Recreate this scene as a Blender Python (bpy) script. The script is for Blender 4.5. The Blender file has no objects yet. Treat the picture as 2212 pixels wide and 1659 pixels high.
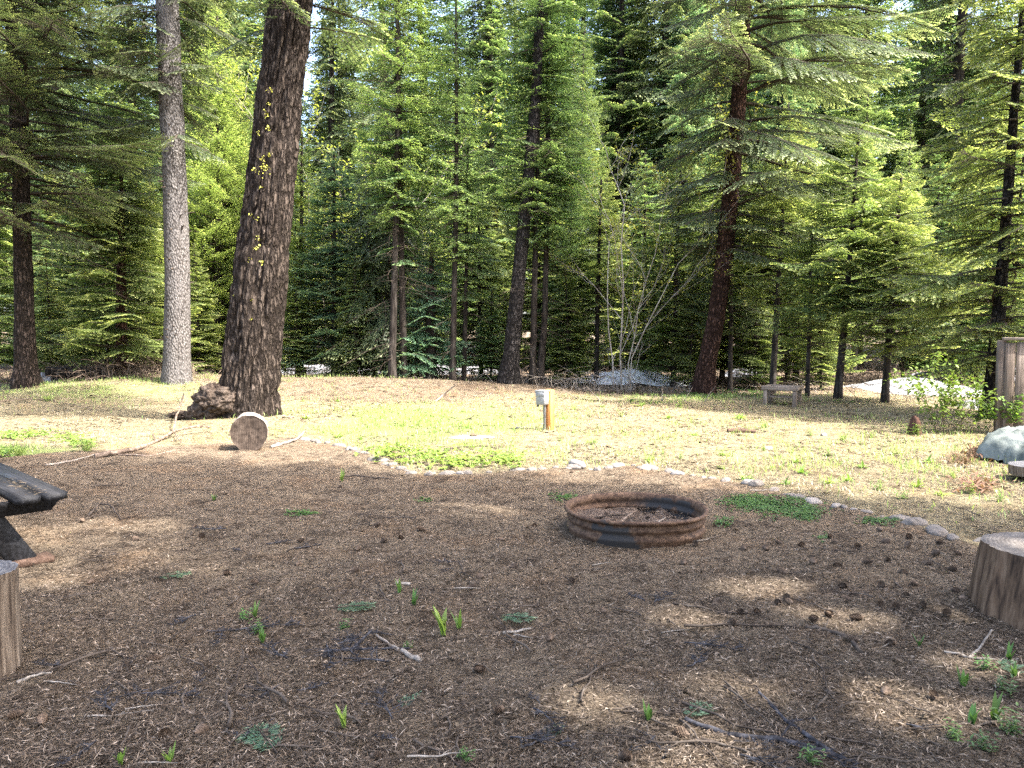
import bpy, bmesh, math, random
import numpy as np
from mathutils import Vector, Matrix, Euler
R = math.radians
rnd = random.Random(7)
rg = np.random.default_rng(11)
sc = bpy.context.scene
COL = sc.collection

# ------------------------------------------------------------------ camera
PITCH = R(3.75); CAMZ = 1.5; F = 1670.0      # F: focal length in the units of a 2212 px wide picture
cam = bpy.data.cameras.new('camera'); cam_o = bpy.data.objects.new('camera', cam); COL.objects.link(cam_o)
cam.sensor_width = 36; cam.lens = 36 * F / 2212; cam.clip_start = 0.05; cam.clip_end = 2000
cam_o.location = (0, 0, CAMZ); cam_o.rotation_euler = (R(90) - PITCH, 0, 0)
sc.camera = cam_o

# ------------------------------------------------------------------ light
SUN_EL, SUN_AZ = R(52), math.atan2(0.90, -0.44)     # azimuth clockwise from +Y: the sun stands to the right, a little behind the camera
w = bpy.data.worlds.new('World'); sc.world = w; w.use_nodes = True
nt = w.node_tree; bg = nt.nodes['Background']
sky = nt.nodes.new('ShaderNodeTexSky'); sky.sky_type = 'NISHITA'; sky.sun_disc = False
sky.sun_elevation = SUN_EL; sky.sun_rotation = SUN_AZ; sky.dust_density = 4.0; sky.ozone_density = 0.2; sky.air_density = 0.8
nt.links.new(sky.outputs[0], bg.inputs[0]); bg.inputs[1].default_value = 0.15
sun = bpy.data.lights.new('sun', 'SUN'); sun.energy = 2.2; sun.angle = R(0.55); sun.color = (1.0, 0.96, 0.90)
sun_o = bpy.data.objects.new('sun', sun); COL.objects.link(sun_o)
SD = Vector((math.sin(SUN_AZ) * math.cos(SUN_EL), math.cos(SUN_AZ) * math.cos(SUN_EL), math.sin(SUN_EL)))
sun_o.rotation_euler = SD.to_track_quat('Z', 'Y').to_euler(); sun_o.location = (20, 0, 40)
sc.view_settings.view_transform = 'Standard'; sc.view_settings.look = 'None'
sc.view_settings.exposure = 3.2; sc.view_settings.gamma = 1
sc.cycles.max_bounces = 7; sc.cycles.diffuse_bounces = 4; sc.cycles.transmission_bounces = 4; sc.cycles.use_denoising = False; sc.cycles.use_adaptive_sampling = False; sc.cycles.sample_clamp_indirect = 4

# ------------------------------------------------------------------ noise
def _hash(i, j, k, seed):
    h = (i * 374761393 + j * 668265263 + k * 2147483647 + seed * 1274126177) & 0xFFFFFFFF
    h = ((h ^ (h >> 13)) * 1274126177) & 0xFFFFFFFF
    return ((h ^ (h >> 16)) & 0xFFFF) / 65535.0
def vnoise(x, y, z=0.0, seed=0):
    x, y, z = np.broadcast_arrays(np.asarray(x, float), np.asarray(y, float), np.asarray(z, float))
    xi, yi, zi = np.floor(x).astype(np.int64), np.floor(y).astype(np.int64), np.floor(z).astype(np.int64)
    fx, fy, fz = x - xi, y - yi, z - zi
    fx, fy, fz = fx*fx*(3-2*fx), fy*fy*(3-2*fy), fz*fz*(3-2*fz)
    out = 0
    for a in (0, 1):
        for b in (0, 1):
            for c in (0, 1):
                out = out + _hash(xi+a, yi+b, zi+c, seed) * (fx if a else 1-fx) * (fy if b else 1-fy) * (fz if c else 1-fz)
    return out * 2 - 1
def fbm(x, y, z=0.0, o=4, seed=0):
    s, a = 0, 1.0
    for i in range(o):
        s = s + a * vnoise(np.asarray(x)*2**i, np.asarray(y)*2**i, np.asarray(z)*2**i, seed+i*17); a *= .5
    return s

# ------------------------------------------------------------------ picture to world (used only to take places from the photograph)
def ray(px, py):
    x, z = (px - 1106) / F, -(py - 829.5) / F
    c, s = math.cos(PITCH), math.sin(PITCH)
    return Vector((x, c + z * s, -s + z * c))
def gauss(x, y, cx, cy, sx, sy, rot=0):
    dx, dy = x - cx, y - cy; c, s = math.cos(rot), math.sin(rot)
    return np.exp(-((dx*c+dy*s)/sx)**2 - ((-dx*s+dy*c)/sy)**2)
def H(x, y):
    x = np.asarray(x, float); y = np.asarray(y, float)
    far = np.clip((y - 8) / 10, 0, 1)
    h = 0.035 * fbm(x*.35, y*.35, 0, 3, 5) * (0.5 + far)
    h = h + 0.26 * gauss(x, y, -3.2, 19.6, 2.6, 1.6)          # needle mound under the centre trees
    h = h + 0.12 * gauss(x, y, -0.2, 20.2, 2.0, 1.2)
    h = h + 0.38 * gauss(x, y, -8.8, 20.3, 4.2, 3.0)
    h = h + 0.16 * gauss(x, y, -4.4, 12.9, 1.6, 1.1)
    h = h - 0.35 * np.clip((y - 23) / 14, 0, 1)
    h = h + 0.02 * np.clip((y - 40), 0, 400)
    return h
def Hf(x, y): return float(H(x, y))
def G(px, py):
    d = ray(px, py); o = Vector((0, 0, CAMZ)); z = 0.0
    for _ in range(12):
        t = (z - CAMZ) / d.z; p = o + d * t; z = Hf(p.x, p.y)
    return Vector((p.x, p.y, z))
def GZ(px, py, z):
    d = ray(px, py); t = (z - CAMZ) / d.z; return Vector((0, 0, CAMZ)) + d * t
def U(px, py, Y):
    d = ray(px, py); return Vector((0, 0, CAMZ)) + d * (Y / d.y)

# ------------------------------------------------------------------ mesh helpers
def mesh(name, V, faces, mats, midx=None, tint=None, smooth=False):
    """V (n,3); faces: list of int arrays (m,k); midx: material index per faces-array; tint (n,3)."""
    me = bpy.data.meshes.new(name)
    V = np.asarray(V, np.float32).reshape(-1, 3)
    faces = [np.asarray(f, np.int32) for f in faces if len(f)]
    me.vertices.add(len(V)); me.vertices.foreach_set('co', V.ravel())
    nl = sum(f.size for f in faces); nf = sum(len(f) for f in faces)
    me.loops.add(nl); me.polygons.add(nf)
    me.loops.foreach_set('vertex_index', np.concatenate([f.ravel() for f in faces]))
    tot = np.concatenate([np.full(len(f), f.shape[1], np.int32) for f in faces])
    st = np.concatenate([[0], np.cumsum(tot)[:-1]]).astype(np.int32)
    me.polygons.foreach_set('loop_start', st); me.polygons.foreach_set('loop_total', tot)
    if midx is not None:
        me.polygons.foreach_set('material_index', np.concatenate([np.full(len(f), m, np.int32) for f, m in zip(faces, midx)]))
    if smooth: me.polygons.foreach_set('use_smooth', np.ones(nf, bool))
    if tint is not None:
        a = me.color_attributes.new('tint', 'FLOAT_COLOR', 'POINT')
        c = np.ones((len(V), 4), np.float32); c[:, :3] = tint; a.data.foreach_set('color', c.ravel())
    for m in (mats if isinstance(mats, (list, tuple)) else [mats]): me.materials.append(m)
    me.update(calc_edges=True); me.validate(clean_customdata=False)
    return me
def obj(name, me, parent=None, loc=None, rz=0, scale=None, rot=None):
    o = bpy.data.objects.new(name, me); COL.objects.link(o)
    if parent is not None: o.parent = parent
    if loc is not None: o.location = loc
    if rot is not None: o.rotation_euler = rot
    elif rz: o.rotation_euler = (0, 0, rz)
    if scale is not None: o.scale = scale if isinstance(scale, (tuple, list)) else (scale,)*3
    return o
def tag(o, label=None, cat=None, group=None, kind=None):
    if label: o['label'] = label
    if cat: o['category'] = cat
    if group: o['group'] = group
    if kind: o['kind'] = kind
    return o
def empty(name, loc, rz=0, label=None, cat=None, group=None, scale=None):
    o = bpy.data.objects.new(name, None); COL.objects.link(o); o.location = loc; o.rotation_euler = (0, 0, rz)
    o.empty_display_size = .2
    if scale: o.scale = (scale,)*3 if not isinstance(scale, tuple) else scale
    return tag(o, label, cat, group)
class MB:
    """collects boxes, tubes and raw pieces into one mesh"""
    def __init__(s): s.V = []; s.Fq = []; s.Ft = []; s.n = 0
    def raw(s, V, q=None, t=None):
        V = np.asarray(V, float).reshape(-1, 3)
        if q is not None and len(q): s.Fq.append(np.asarray(q) + s.n)
        if t is not None and len(t): s.Ft.append(np.asarray(t) + s.n)
        s.V.append(V); s.n += len(V)
    def box(s, c, size, M=None, rz=0, taper=0, jit=0):
        sx, sy, sz = [k/2 for k in size]
        P = np.array([(-sx,-sy,-sz),(sx,-sy,-sz),(sx,sy,-sz),(-sx,sy,-sz),(-sx,-sy,sz),(sx,-sy,sz),(sx,sy,sz),(-sx,sy,sz)], float)
        # bevelled box: chamfer every corner in section
        b = min(size) * .08
        pts = []; 
        for z in (-sz, -sz+b, sz-b, sz):
            i = b if abs(z) == sz else 0
            for (x, y) in ((-sx+b,-sy),(sx-b,-sy),(sx,-sy+b),(sx,sy-b),(sx-b,sy),(-sx+b,sy),(-sx,sy-b),(-sx,-sy+b)):
                pts.append((x - np.sign(x)*i, y - np.sign(y)*i, z))
        P = np.array(pts)
        q = []
        for r in range(3):
            for k in range(8): q.append((r*8+k, r*8+(k+1)%8, (r+1)*8+(k+1)%8, (r+1)*8+k))
        caps = [(0,7,6,1),(1,6,5,2),(2,5,4,3),(24,25,30,31),(25,26,29,30),(26,27,28,29)]
        if jit: P = P + rg.normal(0, jit, P.shape)
        if M is not None: P = P @ np.array(M.to_3x3()).T
        if rz:
            c_, s_ = math.cos(rz), math.sin(rz); P = P @ np.array([[c_, -s_, 0],[s_, c_, 0],[0,0,1]]).T
        s.raw(P + np.array(c), q + caps)
    def beam(s, a, b, wd, ht, up=(0,0,1)):
        a, b = Vector(a), Vector(b); d = (b-a); L = d.length; d.normalize()
        u = Vector(up); sd = d.cross(u).normalized(); u = sd.cross(d)
        M = Matrix((d, sd, u)).transposed()
        s.box((a+b)/2, (L, wd, ht), M)
    def tube(s, P, rad, k=6, cap=True):
        V, q = tube(P, rad, k); s.raw(V, q)
        if cap:
            n = len(P)
            for base, rr in ((0, 0), ((n-1)*k, n-1)):
                c = np.asarray(P[rr], float); s.raw(np.vstack([V[base:base+k], c]), t=[(i, (i+1) % k, k) if rr else ((i+1) % k, i, k) for i in range(k)])
    def build(s, name, mats, smooth=False, tint=None):
        f = []
        if s.Fq: f.append(np.concatenate(s.Fq))
        if s.Ft: f.append(np.concatenate(s.Ft))
        return mesh(name, np.concatenate(s.V), f, mats, tint=tint, smooth=smooth)
def tube(P, rad, k=6):
    P = np.asarray([tuple(p) for p in P], float); n = len(P); rad = np.broadcast_to(np.asarray(rad, float), (n,))
    T = np.gradient(P, axis=0); T /= np.linalg.norm(T, axis=1, keepdims=True) + 1e-12
    ref = np.array([0.31, 0.94, 0.12]) if abs(T[:, 2]).mean() > .6 else np.array([0.05, 0.1, 1.0])
    A = np.cross(T, ref); A /= np.linalg.norm(A, axis=1, keepdims=True) + 1e-12; B = np.cross(T, A)
    th = np.arange(k) * 2*np.pi/k
    V = P[:, None] + rad[:, None, None] * (np.cos(th)[None, :, None]*A[:, None] + np.sin(th)[None, :, None]*B[:, None])
    i = np.arange(n-1)[:, None]*k; j = np.arange(k)[None]; j2 = (j+1) % k
    q = np.stack([i+j, i+k+j, i+k+j2, i+j2], -1).reshape(-1, 4)
    return V.reshape(-1, 3), q

# ------------------------------------------------------------------ materials
def mat(name, rough=.85, spec=.25):
    m = bpy.data.materials.new(name); m.use_nodes = True; t = m.node_tree
    b = t.nodes['Principled BSDF']; b.inputs['Roughness'].default_value = rough; b.inputs['Specular IOR Level'].default_value = spec
    return m, t, b
def N(t, ty, **kw):
    n = t.nodes.new(ty)
    for k, v in kw.items():
        if k in n.inputs: n.inputs[k].default_value = v
        else: setattr(n, k, v)
    return n
def coords(t, scale=(1,1,1), kind='Object'):
    c = t.nodes.new('ShaderNodeTexCoord'); m = t.nodes.new('ShaderNodeMapping'); m.inputs['Scale'].default_value = scale
    t.links.new(c.outputs[kind], m.inputs[0]); return m.outputs[0]
def noise(t, vec, scale, detail=4, rough=.55):
    n = N(t, 'ShaderNodeTexNoise', Scale=scale, Detail=detail, Roughness=rough); t.links.new(vec, n.inputs['Vector']); return n.outputs['Fac']
def ramp(t, fac, stops):
    r = t.nodes.new('ShaderNodeValToRGB'); e = r.color_ramp.elements
    while len(e) < len(stops): e.new(.5)
    for el, (p, c) in zip(e, stops): el.position = p; el.color = (*c, 1) if len(c) == 3 else c
    t.links.new(fac, r.inputs[0]); return r.outputs[0]
def mix(t, fac, a, b, mode='MIX'):
    m = t.nodes.new('ShaderNodeMix'); m.data_type = 'RGBA'; m.blend_type = mode
    for v, i in ((fac, 0), (a, 6), (b, 7)):
        if isinstance(v, bpy.types.NodeSocket): t.links.new(v, m.inputs[i])
        elif i == 0: m.inputs[0].default_value = v
        else: m.inputs[i].default_value = (*v, 1)
    return m.outputs[2]
def bump(t, b, h, strength=.5, dist=.02):
    n = N(t, 'ShaderNodeBump', Strength=strength, Distance=dist); t.links.new(h, n.inputs['Height']); t.links.new(n.outputs[0], b.inputs['Normal'])
def colour(t, b, c): t.links.new(c, b.inputs['Base Color'])

def foliage_mat(name, dark, light, tip, transl=.35, rough=.5, spec=.35):
    m, t, b = mat(name, rough, spec)
    a = N(t, 'ShaderNodeAttribute', attribute_name='tint'); s = t.nodes.new('ShaderNodeSeparateColor'); t.links.new(a.outputs['Color'], s.inputs[0])
    oi = t.nodes.new('ShaderNodeObjectInfo')
    c = mix(t, s.outputs[0], dark, light); c = mix(t, s.outputs[1], c, tip)
    hs = t.nodes.new('ShaderNodeHueSaturation'); t.links.new(c, hs.inputs['Color'])
    mr = N(t, 'ShaderNodeMapRange'); mr.inputs['To Min'].default_value = .8; mr.inputs['To Max'].default_value = 1.25
    t.links.new(oi.outputs['Random'], mr.inputs[0]); t.links.new(mr.outputs[0], hs.inputs['Value'])
    mr2 = N(t, 'ShaderNodeMapRange'); mr2.inputs['To Min'].default_value = .485; mr2.inputs['To Max'].default_value = .515
    ml = N(t, 'ShaderNodeMath', operation='MULTIPLY'); ml.inputs[1].default_value = 7.31; fr = N(t, 'ShaderNodeMath', operation='FRACT')
    t.links.new(oi.outputs['Random'], ml.inputs[0]); t.links.new(ml.outputs[0], fr.inputs[0]); t.links.new(fr.outputs[0], mr2.inputs[0]); t.links.new(mr2.outputs[0], hs.inputs['Hue'])
    colour(t, b, hs.outputs[0])
    tr = t.nodes.new('ShaderNodeBsdfTranslucent')
    tc = mix(t, 1.0, hs.outputs[0], (1.25, 1.25, .7), 'MULTIPLY'); t.links.new(tc, tr.inputs[0])
    ms = t.nodes.new('ShaderNodeMixShader'); ms.inputs[0].default_value = transl
    t.links.new(b.outputs[0], ms.inputs[1]); t.links.new(tr.outputs[0], ms.inputs[2]); t.links.new(ms.outputs[0], t.nodes['Material Output'].inputs[0])
    return m
M_FIR_Y = foliage_mat('fir_yellow_green', (.075,.105,.04), (.20,.26,.08), (.48,.52,.22), .48)
M_FIR_G = foliage_mat('fir_green', (.055,.095,.04), (.15,.235,.09), (.36,.45,.2), .48)
M_FIR_B = foliage_mat('fir_blue_green', (.055,.10,.062), (.13,.23,.13), (.33,.43,.27), .48)
M_FIR_D = foliage_mat('fir_dark', (.042,.06,.03), (.11,.15,.065), (.28,.32,.15), .42)
M_FIR_O = foliage_mat('fir_olive', (.035,.052,.027), (.105,.145,.072), (.42,.48,.27), .42)
M_LARCH = foliage_mat('larch_green', (.11,.165,.05), (.23,.325,.11), (.40,.49,.2), .55)
M_LARCH2 = foliage_mat('larch_soft_green', (.09,.14,.05), (.19,.275,.105), (.34,.43,.2), .55)
M_LEAF = foliage_mat('broad_leaf', (.08,.15,.03), (.19,.29,.055), (.34,.4,.11), .4, .45)
M_LEAF_Y = foliage_mat('spring_leaf', (.2,.24,.05), (.36,.38,.09), (.5,.45,.14), .4)
M_GRASS = foliage_mat('grass', (.12,.2,.045), (.25,.35,.085), (.40,.45,.17), .4)
M_GRASSD = foliage_mat('dry_grass', (.2,.165,.11), (.36,.31,.21), (.46,.41,.30), .25)
M_MOSS = foliage_mat('clover', (.035,.08,.018), (.085,.165,.035), (.15,.24,.06), .3)
M_NEEDLE = foliage_mat('dead_needles', (.018,.013,.009), (.205,.158,.110), (.43,.35,.26), .1, .8, .1)
M_RUSTF = foliage_mat('dead_fronds', (.07,.04,.027), (.17,.10,.065), (.26,.18,.115), .2, .8, .1)

def bark_mat(name, c1, c2, c3, sc_=(14, 14, 2.2), strength=.9, dist=.03, lichen=None):
    m, t, b = mat(name, .95, .08)
    v = coords(t, sc_); n1 = noise(t, v, 1.0, 6, .65)
    v2 = coords(t, (3, 3, 1.2)); n2 = noise(t, v2, 1.3, 3)
    c = ramp(t, n1, [(.34, c1), (.5, c2), (.68, c3)])
    c = mix(t, ramp(t, n2, [(.35, (0, 0, 0)), (.75, (1, 1, 1))]), c, mix(t, 1.0, c, (.55,.5,.48), 'MULTIPLY'))
    if lichen:
        v3 = coords(t, (5, 5, 4)); n3 = noise(t, v3, 2.2, 4, .6)
        c = mix(t, ramp(t, n3, [(.60, (0,0,0)), (.68, (1,1,1))]), c, lichen)
    colour(t, b, c); bump(t, b, n1, strength, dist)
    return m
def plated_bark(name, c1, c2, c3, sc_=(11, 11, 3.6), strength=1.0, dist=.05, side=None):
    m, t, b = mat(name, .95, .08); c = coords(t, sc_)
    nz = N(t, 'ShaderNodeTexNoise', Scale=1.3, Detail=4.0); t.links.new(c, nz.inputs['Vector'])
    mx = N(t, 'ShaderNodeVectorMath', operation='MULTIPLY_ADD'); mx.inputs[1].default_value = (1.9, 1.9, 1.9); t.links.new(nz.outputs['Color'], mx.inputs[0]); t.links.new(c, mx.inputs[2])
    vo = N(t, 'ShaderNodeTexVoronoi', Scale=1.0, feature='DISTANCE_TO_EDGE'); t.links.new(mx.outputs[0], vo.inputs['Vector'])
    v2 = N(t, 'ShaderNodeTexVoronoi', Scale=1.0); t.links.new(mx.outputs[0], v2.inputs['Vector'])
    fn = noise(t, coords(t, (40, 40, 22)), 1.0, 5, .7)
    plate = ramp(t, fn, [(.32, c2), (.68, c3)])
    plate = mix(t, v2.outputs['Color'], plate, mix(t, 1.0, plate, (.55,.52,.5), 'MULTIPLY'))
    col = mix(t, ramp(t, vo.outputs['Distance'], [(.0, (0,0,0)), (.26, (1,1,1))]), c1, plate)
    colour(t, b, col); ad = N(t, 'ShaderNodeMath', operation='MULTIPLY_ADD'); ad.inputs[1].default_value = .25; t.links.new(fn, ad.inputs[0])
    rr = ramp(t, vo.outputs['Distance'], [(.0, (0,0,0)), (.28, (1,1,1))]); t.links.new(rr, ad.inputs[2]); bump(t, b, ad.outputs[0], strength, dist); return m
M_BARK = bark_mat('bark_brown', (.012,.010,.009), (.036,.031,.027), (.085,.075,.066))
M_BARK_BIG = plated_bark('bark_furrowed', (.016,.012,.010), (.055,.044,.036), (.13,.104,.085), (14, 14, 3.4))
M_BARK_G = plated_bark('bark_grey', (.01,.009,.009), (.04,.036,.034), (.11,.10,.095), (18, 18, 6))
M_BARK_L = plated_bark('bark_left', (.012,.010,.008), (.05,.038,.031), (.13,.10,.084), (16, 16, 4))
M_BARK_R = plated_bark('bark_red', (.016,.009,.007), (.07,.038,.028), (.19,.11,.082), (18, 18, 6))
def pale_bark():
    m, t, b = mat('bark_pale_scaly', .9, .12)
    vo = N(t, 'ShaderNodeTexVoronoi', Scale=1.0); t.links.new(coords(t, (30, 30, 15)), vo.inputs['Vector'])
    n1 = noise(t, coords(t, (40, 40, 30)), 1, 4)
    c = ramp(t, vo.outputs['Distance'], [(.1, (.24,.236,.232)), (.45, (.165,.161,.158)), (.68, (.065,.06,.056))])
    c = mix(t, n1, c, mix(t, 1.0, c, (.5,.42,.36), 'MULTIPLY'))
    n2 = noise(t, coords(t, (2.2, 2.2, 1.0)), 1.4, 3)
    c = mix(t, ramp(t, n2, [(.42, (0,0,0)), (.62, (.45,.45,.45))]), c, (.10,.092,.088))
    colour(t, b, c); iv = N(t, 'ShaderNodeMath', operation='SUBTRACT'); iv.inputs[0].default_value = 1; t.links.new(vo.outputs['Distance'], iv.inputs[1])
    bump(t, b, iv.outputs[0], 1.0, .03); return m
M_BARK_P = pale_bark()
M_TWIG = bark_mat('twig', (.03,.024,.02), (.075,.06,.048), (.14,.115,.09), (20, 20, 20), .3, .005)
M_TWIG_PALE = bark_mat('pale_stem', (.13,.113,.094), (.24,.213,.18), (.36,.325,.28), (20, 20, 20), .3, .005)
M_TWIG_WHITE = bark_mat('white_stem', (.26,.235,.20), (.42,.385,.34), (.56,.52,.47), (20, 20, 20), .3, .005)
M_TWIG_MID = bark_mat('brush_stem', (.08,.06,.045), (.17,.13,.10), (.30,.24,.19), (20, 20, 20), .3, .005)
M_TWIG_BLUE = bark_mat('charred_twig', (.018,.018,.02), (.045,.045,.05), (.11,.11,.12), (30, 30, 30), .3, .005)

def wood_mat(name, c1, c2, c3, axis=2, rough=.8, fine=60, spec=.2):
    m, t, b = mat(name, rough, spec)
    s = [fine]*3; s[axis] = fine*.035; n1 = noise(t, coords(t, tuple(s)), 1.0, 5, .65)
    n2 = noise(t, coords(t), 3.0, 4)
    c = ramp(t, n1, [(.32, c1), (.5, c2), (.68, c3)])
    c = mix(t, ramp(t, n2, [(.45, (0,0,0)), (.75, (1,1,1))]), c, mix(t, 1.0, c, (.6,.58,.56), 'MULTIPLY'))
    colour(t, b, c); bump(t, b, n1, .45, .006); return m
M_BLACK = wood_mat('black_stained_wood', (.004,.004,.0045), (.009,.009,.010), (.026,.026,.029), 0, .6, 50, .25)
M_GREYWOOD = wood_mat('weathered_grey_wood', (.09,.068,.052), (.19,.15,.118), (.33,.275,.225), 2, .85, 50)
M_FENCE = wood_mat('fence_board_wood', (.055,.042,.033), (.13,.102,.082), (.22,.18,.15), 2, .85, 40)
M_POST = wood_mat('orange_treated_wood', (.30,.11,.03), (.50,.21,.06), (.6,.29,.10), 2, .75, 50)
M_STUMP = wood_mat('stripped_stump_wood', (.022,.013,.008), (.095,.058,.034), (.17,.112,.07), 2, .8, 30)
M_LOG = wood_mat('grey_log_wood', (.035,.024,.017), (.13,.098,.07), (.25,.20,.15), 2, .85, 60)
M_FOOT = wood_mat('reddish_board', (.04,.022,.015), (.085,.052,.036), (.14,.09,.065), 0, .8, 40)
def endgrain(name, c1, c2, c3):
    m, t, b = mat(name, .9, .15)
    wv = N(t, 'ShaderNodeTexWave', Scale=16.0, Distortion=4.0, Detail=4.0); wv.wave_type = 'RINGS'; wv.rings_direction = 'Z'
    t.links.new(coords(t), wv.inputs['Vector']); n = noise(t, coords(t, (1, 1, 1)), 14, 5, .7)
    f = mix(t, .86, wv.outputs['Color'], n)
    colour(t, b, ramp(t, f, [(.25, c1), (.5, c2), (.75, c3)])); bump(t, b, f, .5, .01); return m
M_END = endgrain('grey_end_grain', (.012,.009,.007), (.052,.038,.029), (.12,.093,.072))
M_END2 = endgrain('stump_top_grain', (.06,.05,.043), (.13,.11,.092), (.22,.19,.16))
M_END3 = endgrain('charred_top_grain', (.03,.03,.033), (.08,.08,.083), (.17,.165,.16))

def ground_mat():
    m, t, b = mat('forest_floor', .97, .05)
    c = coords(t); 
    big = noise(t, c, .8, 4); med = noise(t, c, 7, 5, .65); fine = noise(t, coords(t, (1.0, 2.2, 1)), 90, 5, .75)
    vo = N(t, 'ShaderNodeTexVoronoi', Scale=60.0); t.links.new(c, vo.inputs['Vector'])
    litter = ramp(t, fine, [(.36, (.012,.009,.007)), (.45, (.078,.059,.040)), (.55, (.21,.162,.113)), (.67, (.39,.312,.225))])
    dry = ramp(t, fine, [(.36, (.04,.032,.022)), (.45, (.15,.125,.076)), (.56, (.29,.246,.15)), (.70, (.42,.36,.235))])
    a = N(t, 'ShaderNodeAttribute', attribute_name='tint'); s = t.nodes.new('ShaderNodeSeparateColor'); t.links.new(a.outputs['Color'], s.inputs[0])
    ms = mix(t, .5, s.outputs[0], med); msk = ramp(t, ms, [(.42, (0,0,0)), (.60, (1,1,1))])
    col = mix(t, msk, litter, dry)
    red = ramp(t, noise(t, c, 1.7, 4, .6), [(.5, (0,0,0)), (.75, (.8,.8,.8))])
    col = mix(t, red, col, mix(t, 1.0, col, (1.05,.90,.78), 'MULTIPLY'))
    col = mix(t, ramp(t, noise(t, c, 3.1, 3, .6), [(.54, (0,0,0)), (.66, (1,1,1))]), col, mix(t, 1.0, col, (.52,.52,.54), 'MULTIPLY'))
    col = mix(t, ramp(t, noise(t, c, 11, 4, .6), [(.50, (0,0,0)), (.62, (1,1,1))]), col, mix(t, 1.0, col, (.6,.58,.57), 'MULTIPLY'))
    mp = N(t, 'ShaderNodeMath', operation='MULTIPLY'); t.links.new(s.outputs[1], mp.inputs[0]); t.links.new(med, mp.inputs[1])
    gm = ramp(t, mp.outputs[0], [(.2, (0,0,0)), (.42, (1,1,1))])
    col = mix(t, gm, col, ramp(t, fine, [(.36, (.06,.075,.028)), (.56, (.22,.26,.095)), (.7, (.34,.36,.17))]))
    colour(t, b, col)
    hh = N(t, 'ShaderNodeMath', operation='ADD'); t.links.new(fine, hh.inputs[0]); t.links.new(med, hh.inputs[1])
    bump(t, b, hh.outputs[0], 1.0, .022); return m
M_GROUND = ground_mat()
def simple(name, c1, c2, scale=8, rough=.8, spec=.3, metal=0, bumpd=.004):
    m, t, b = mat(name, rough, spec); n = noise(t, coords(t), scale, 5, .6)
    colour(t, b, ramp(t, n, [(.35, c1), (.65, c2)])); b.inputs['Metallic'].default_value = metal
    if bumpd: bump(t, b, n, .5, bumpd)
    return m
M_STONE = simple('river_stone', (.075,.063,.053), (.17,.148,.127), 12)
M_STONE_B = simple('brown_stone', (.16,.12,.09), (.30,.24,.18), 12)
M_STONE_P = simple('pale_stone', (.13,.115,.10), (.26,.235,.21), 12)
M_CONE = simple('cone_scales', (.045,.032,.023), (.17,.12,.085), 60, .85, .15)
M_BOX = simple('grey_painted_metal', (.20,.205,.21), (.27,.275,.28), 5, .5, .4, 0, 0)
M_PIPE = simple('steel_conduit', (.10,.10,.10), (.2,.2,.2), 6, .4, .5, .6, 0)
M_DARKMETAL = simple('dark_padlock', (.03,.03,.03), (.08,.07,.06), 10, .5, .4)
M_SNAG = simple('rotten_red_wood', (.025,.014,.011), (.085,.046,.033), 20, .9, .1, 0, .02)
M_LICHEN = simple('yellow_lichen', (.32,.34,.05), (.62,.58,.14), 40, .9, .1)
def snow_mat():
    m, t, b = mat('old_snow', .6, .3); c = coords(t)
    n = noise(t, c, 7, 8, .75); n2 = noise(t, c, 1.4, 4)
    col = ramp(t, n, [(.38, (.08,.065,.055)), (.47, (.17,.165,.17)), (.66, (.38,.395,.43))])
    colour(t, b, col); bump(t, b, n2, .6, .1); return m
M_SNOW = snow_mat()
M_SNOW2 = simple('sun_brightened_snow', (.62,.64,.68), (.82,.84,.88), 3, .6, .3, 0, .05)  # brightened base colour stands in for sunlight on a mound lying in shade
def tarp_mat():
    m, t, b = mat('green_tarp', .5, .4); c = coords(t); n = noise(t, c, 4, 4)
    colour(t, b, ramp(t, n, [(.35, (.05,.06,.052)), (.65, (.17,.19,.17))])); bump(t, b, noise(t, c, 7, 3), .6, .03); return m
M_TARP = tarp_mat()
def rust_mat():
    m, t, b = mat('rusted_steel', .72, .3); c = coords(t)
    n = noise(t, coords(t, (5, 5, 12)), 2.0, 8, .75); f = noise(t, c, 60, 4)
    base = ramp(t, n, [(.28, (.03,.018,.013)), (.45, (.085,.048,.029)), (.62, (.15,.092,.055)), (.78, (.26,.19,.125))])
    fl = ramp(t, noise(t, c, 26, 6, .75), [(.45, (0,0,0)), (.58, (1,1,1))]); base = mix(t, fl, base, mix(t, 1.0, base, (.45,.42,.4), 'MULTIPLY'))
    a = N(t, 'ShaderNodeAttribute', attribute_name='tint'); s = t.nodes.new('ShaderNodeSeparateColor'); t.links.new(a.outputs['Color'], s.inputs[0])
    k = mix(t, .45, s.outputs[0], noise(t, c, 16, 6, .7)); soot = ramp(t, k, [(.46, (0,0,0)), (.60, (.92,.92,.92))])
    colour(t, b, mix(t, soot, base, (.03,.029,.028))); b.inputs['Metallic'].default_value = .25
    bump(t, b, f, .35, .004); return m
M_RUST = rust_mat()

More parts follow.
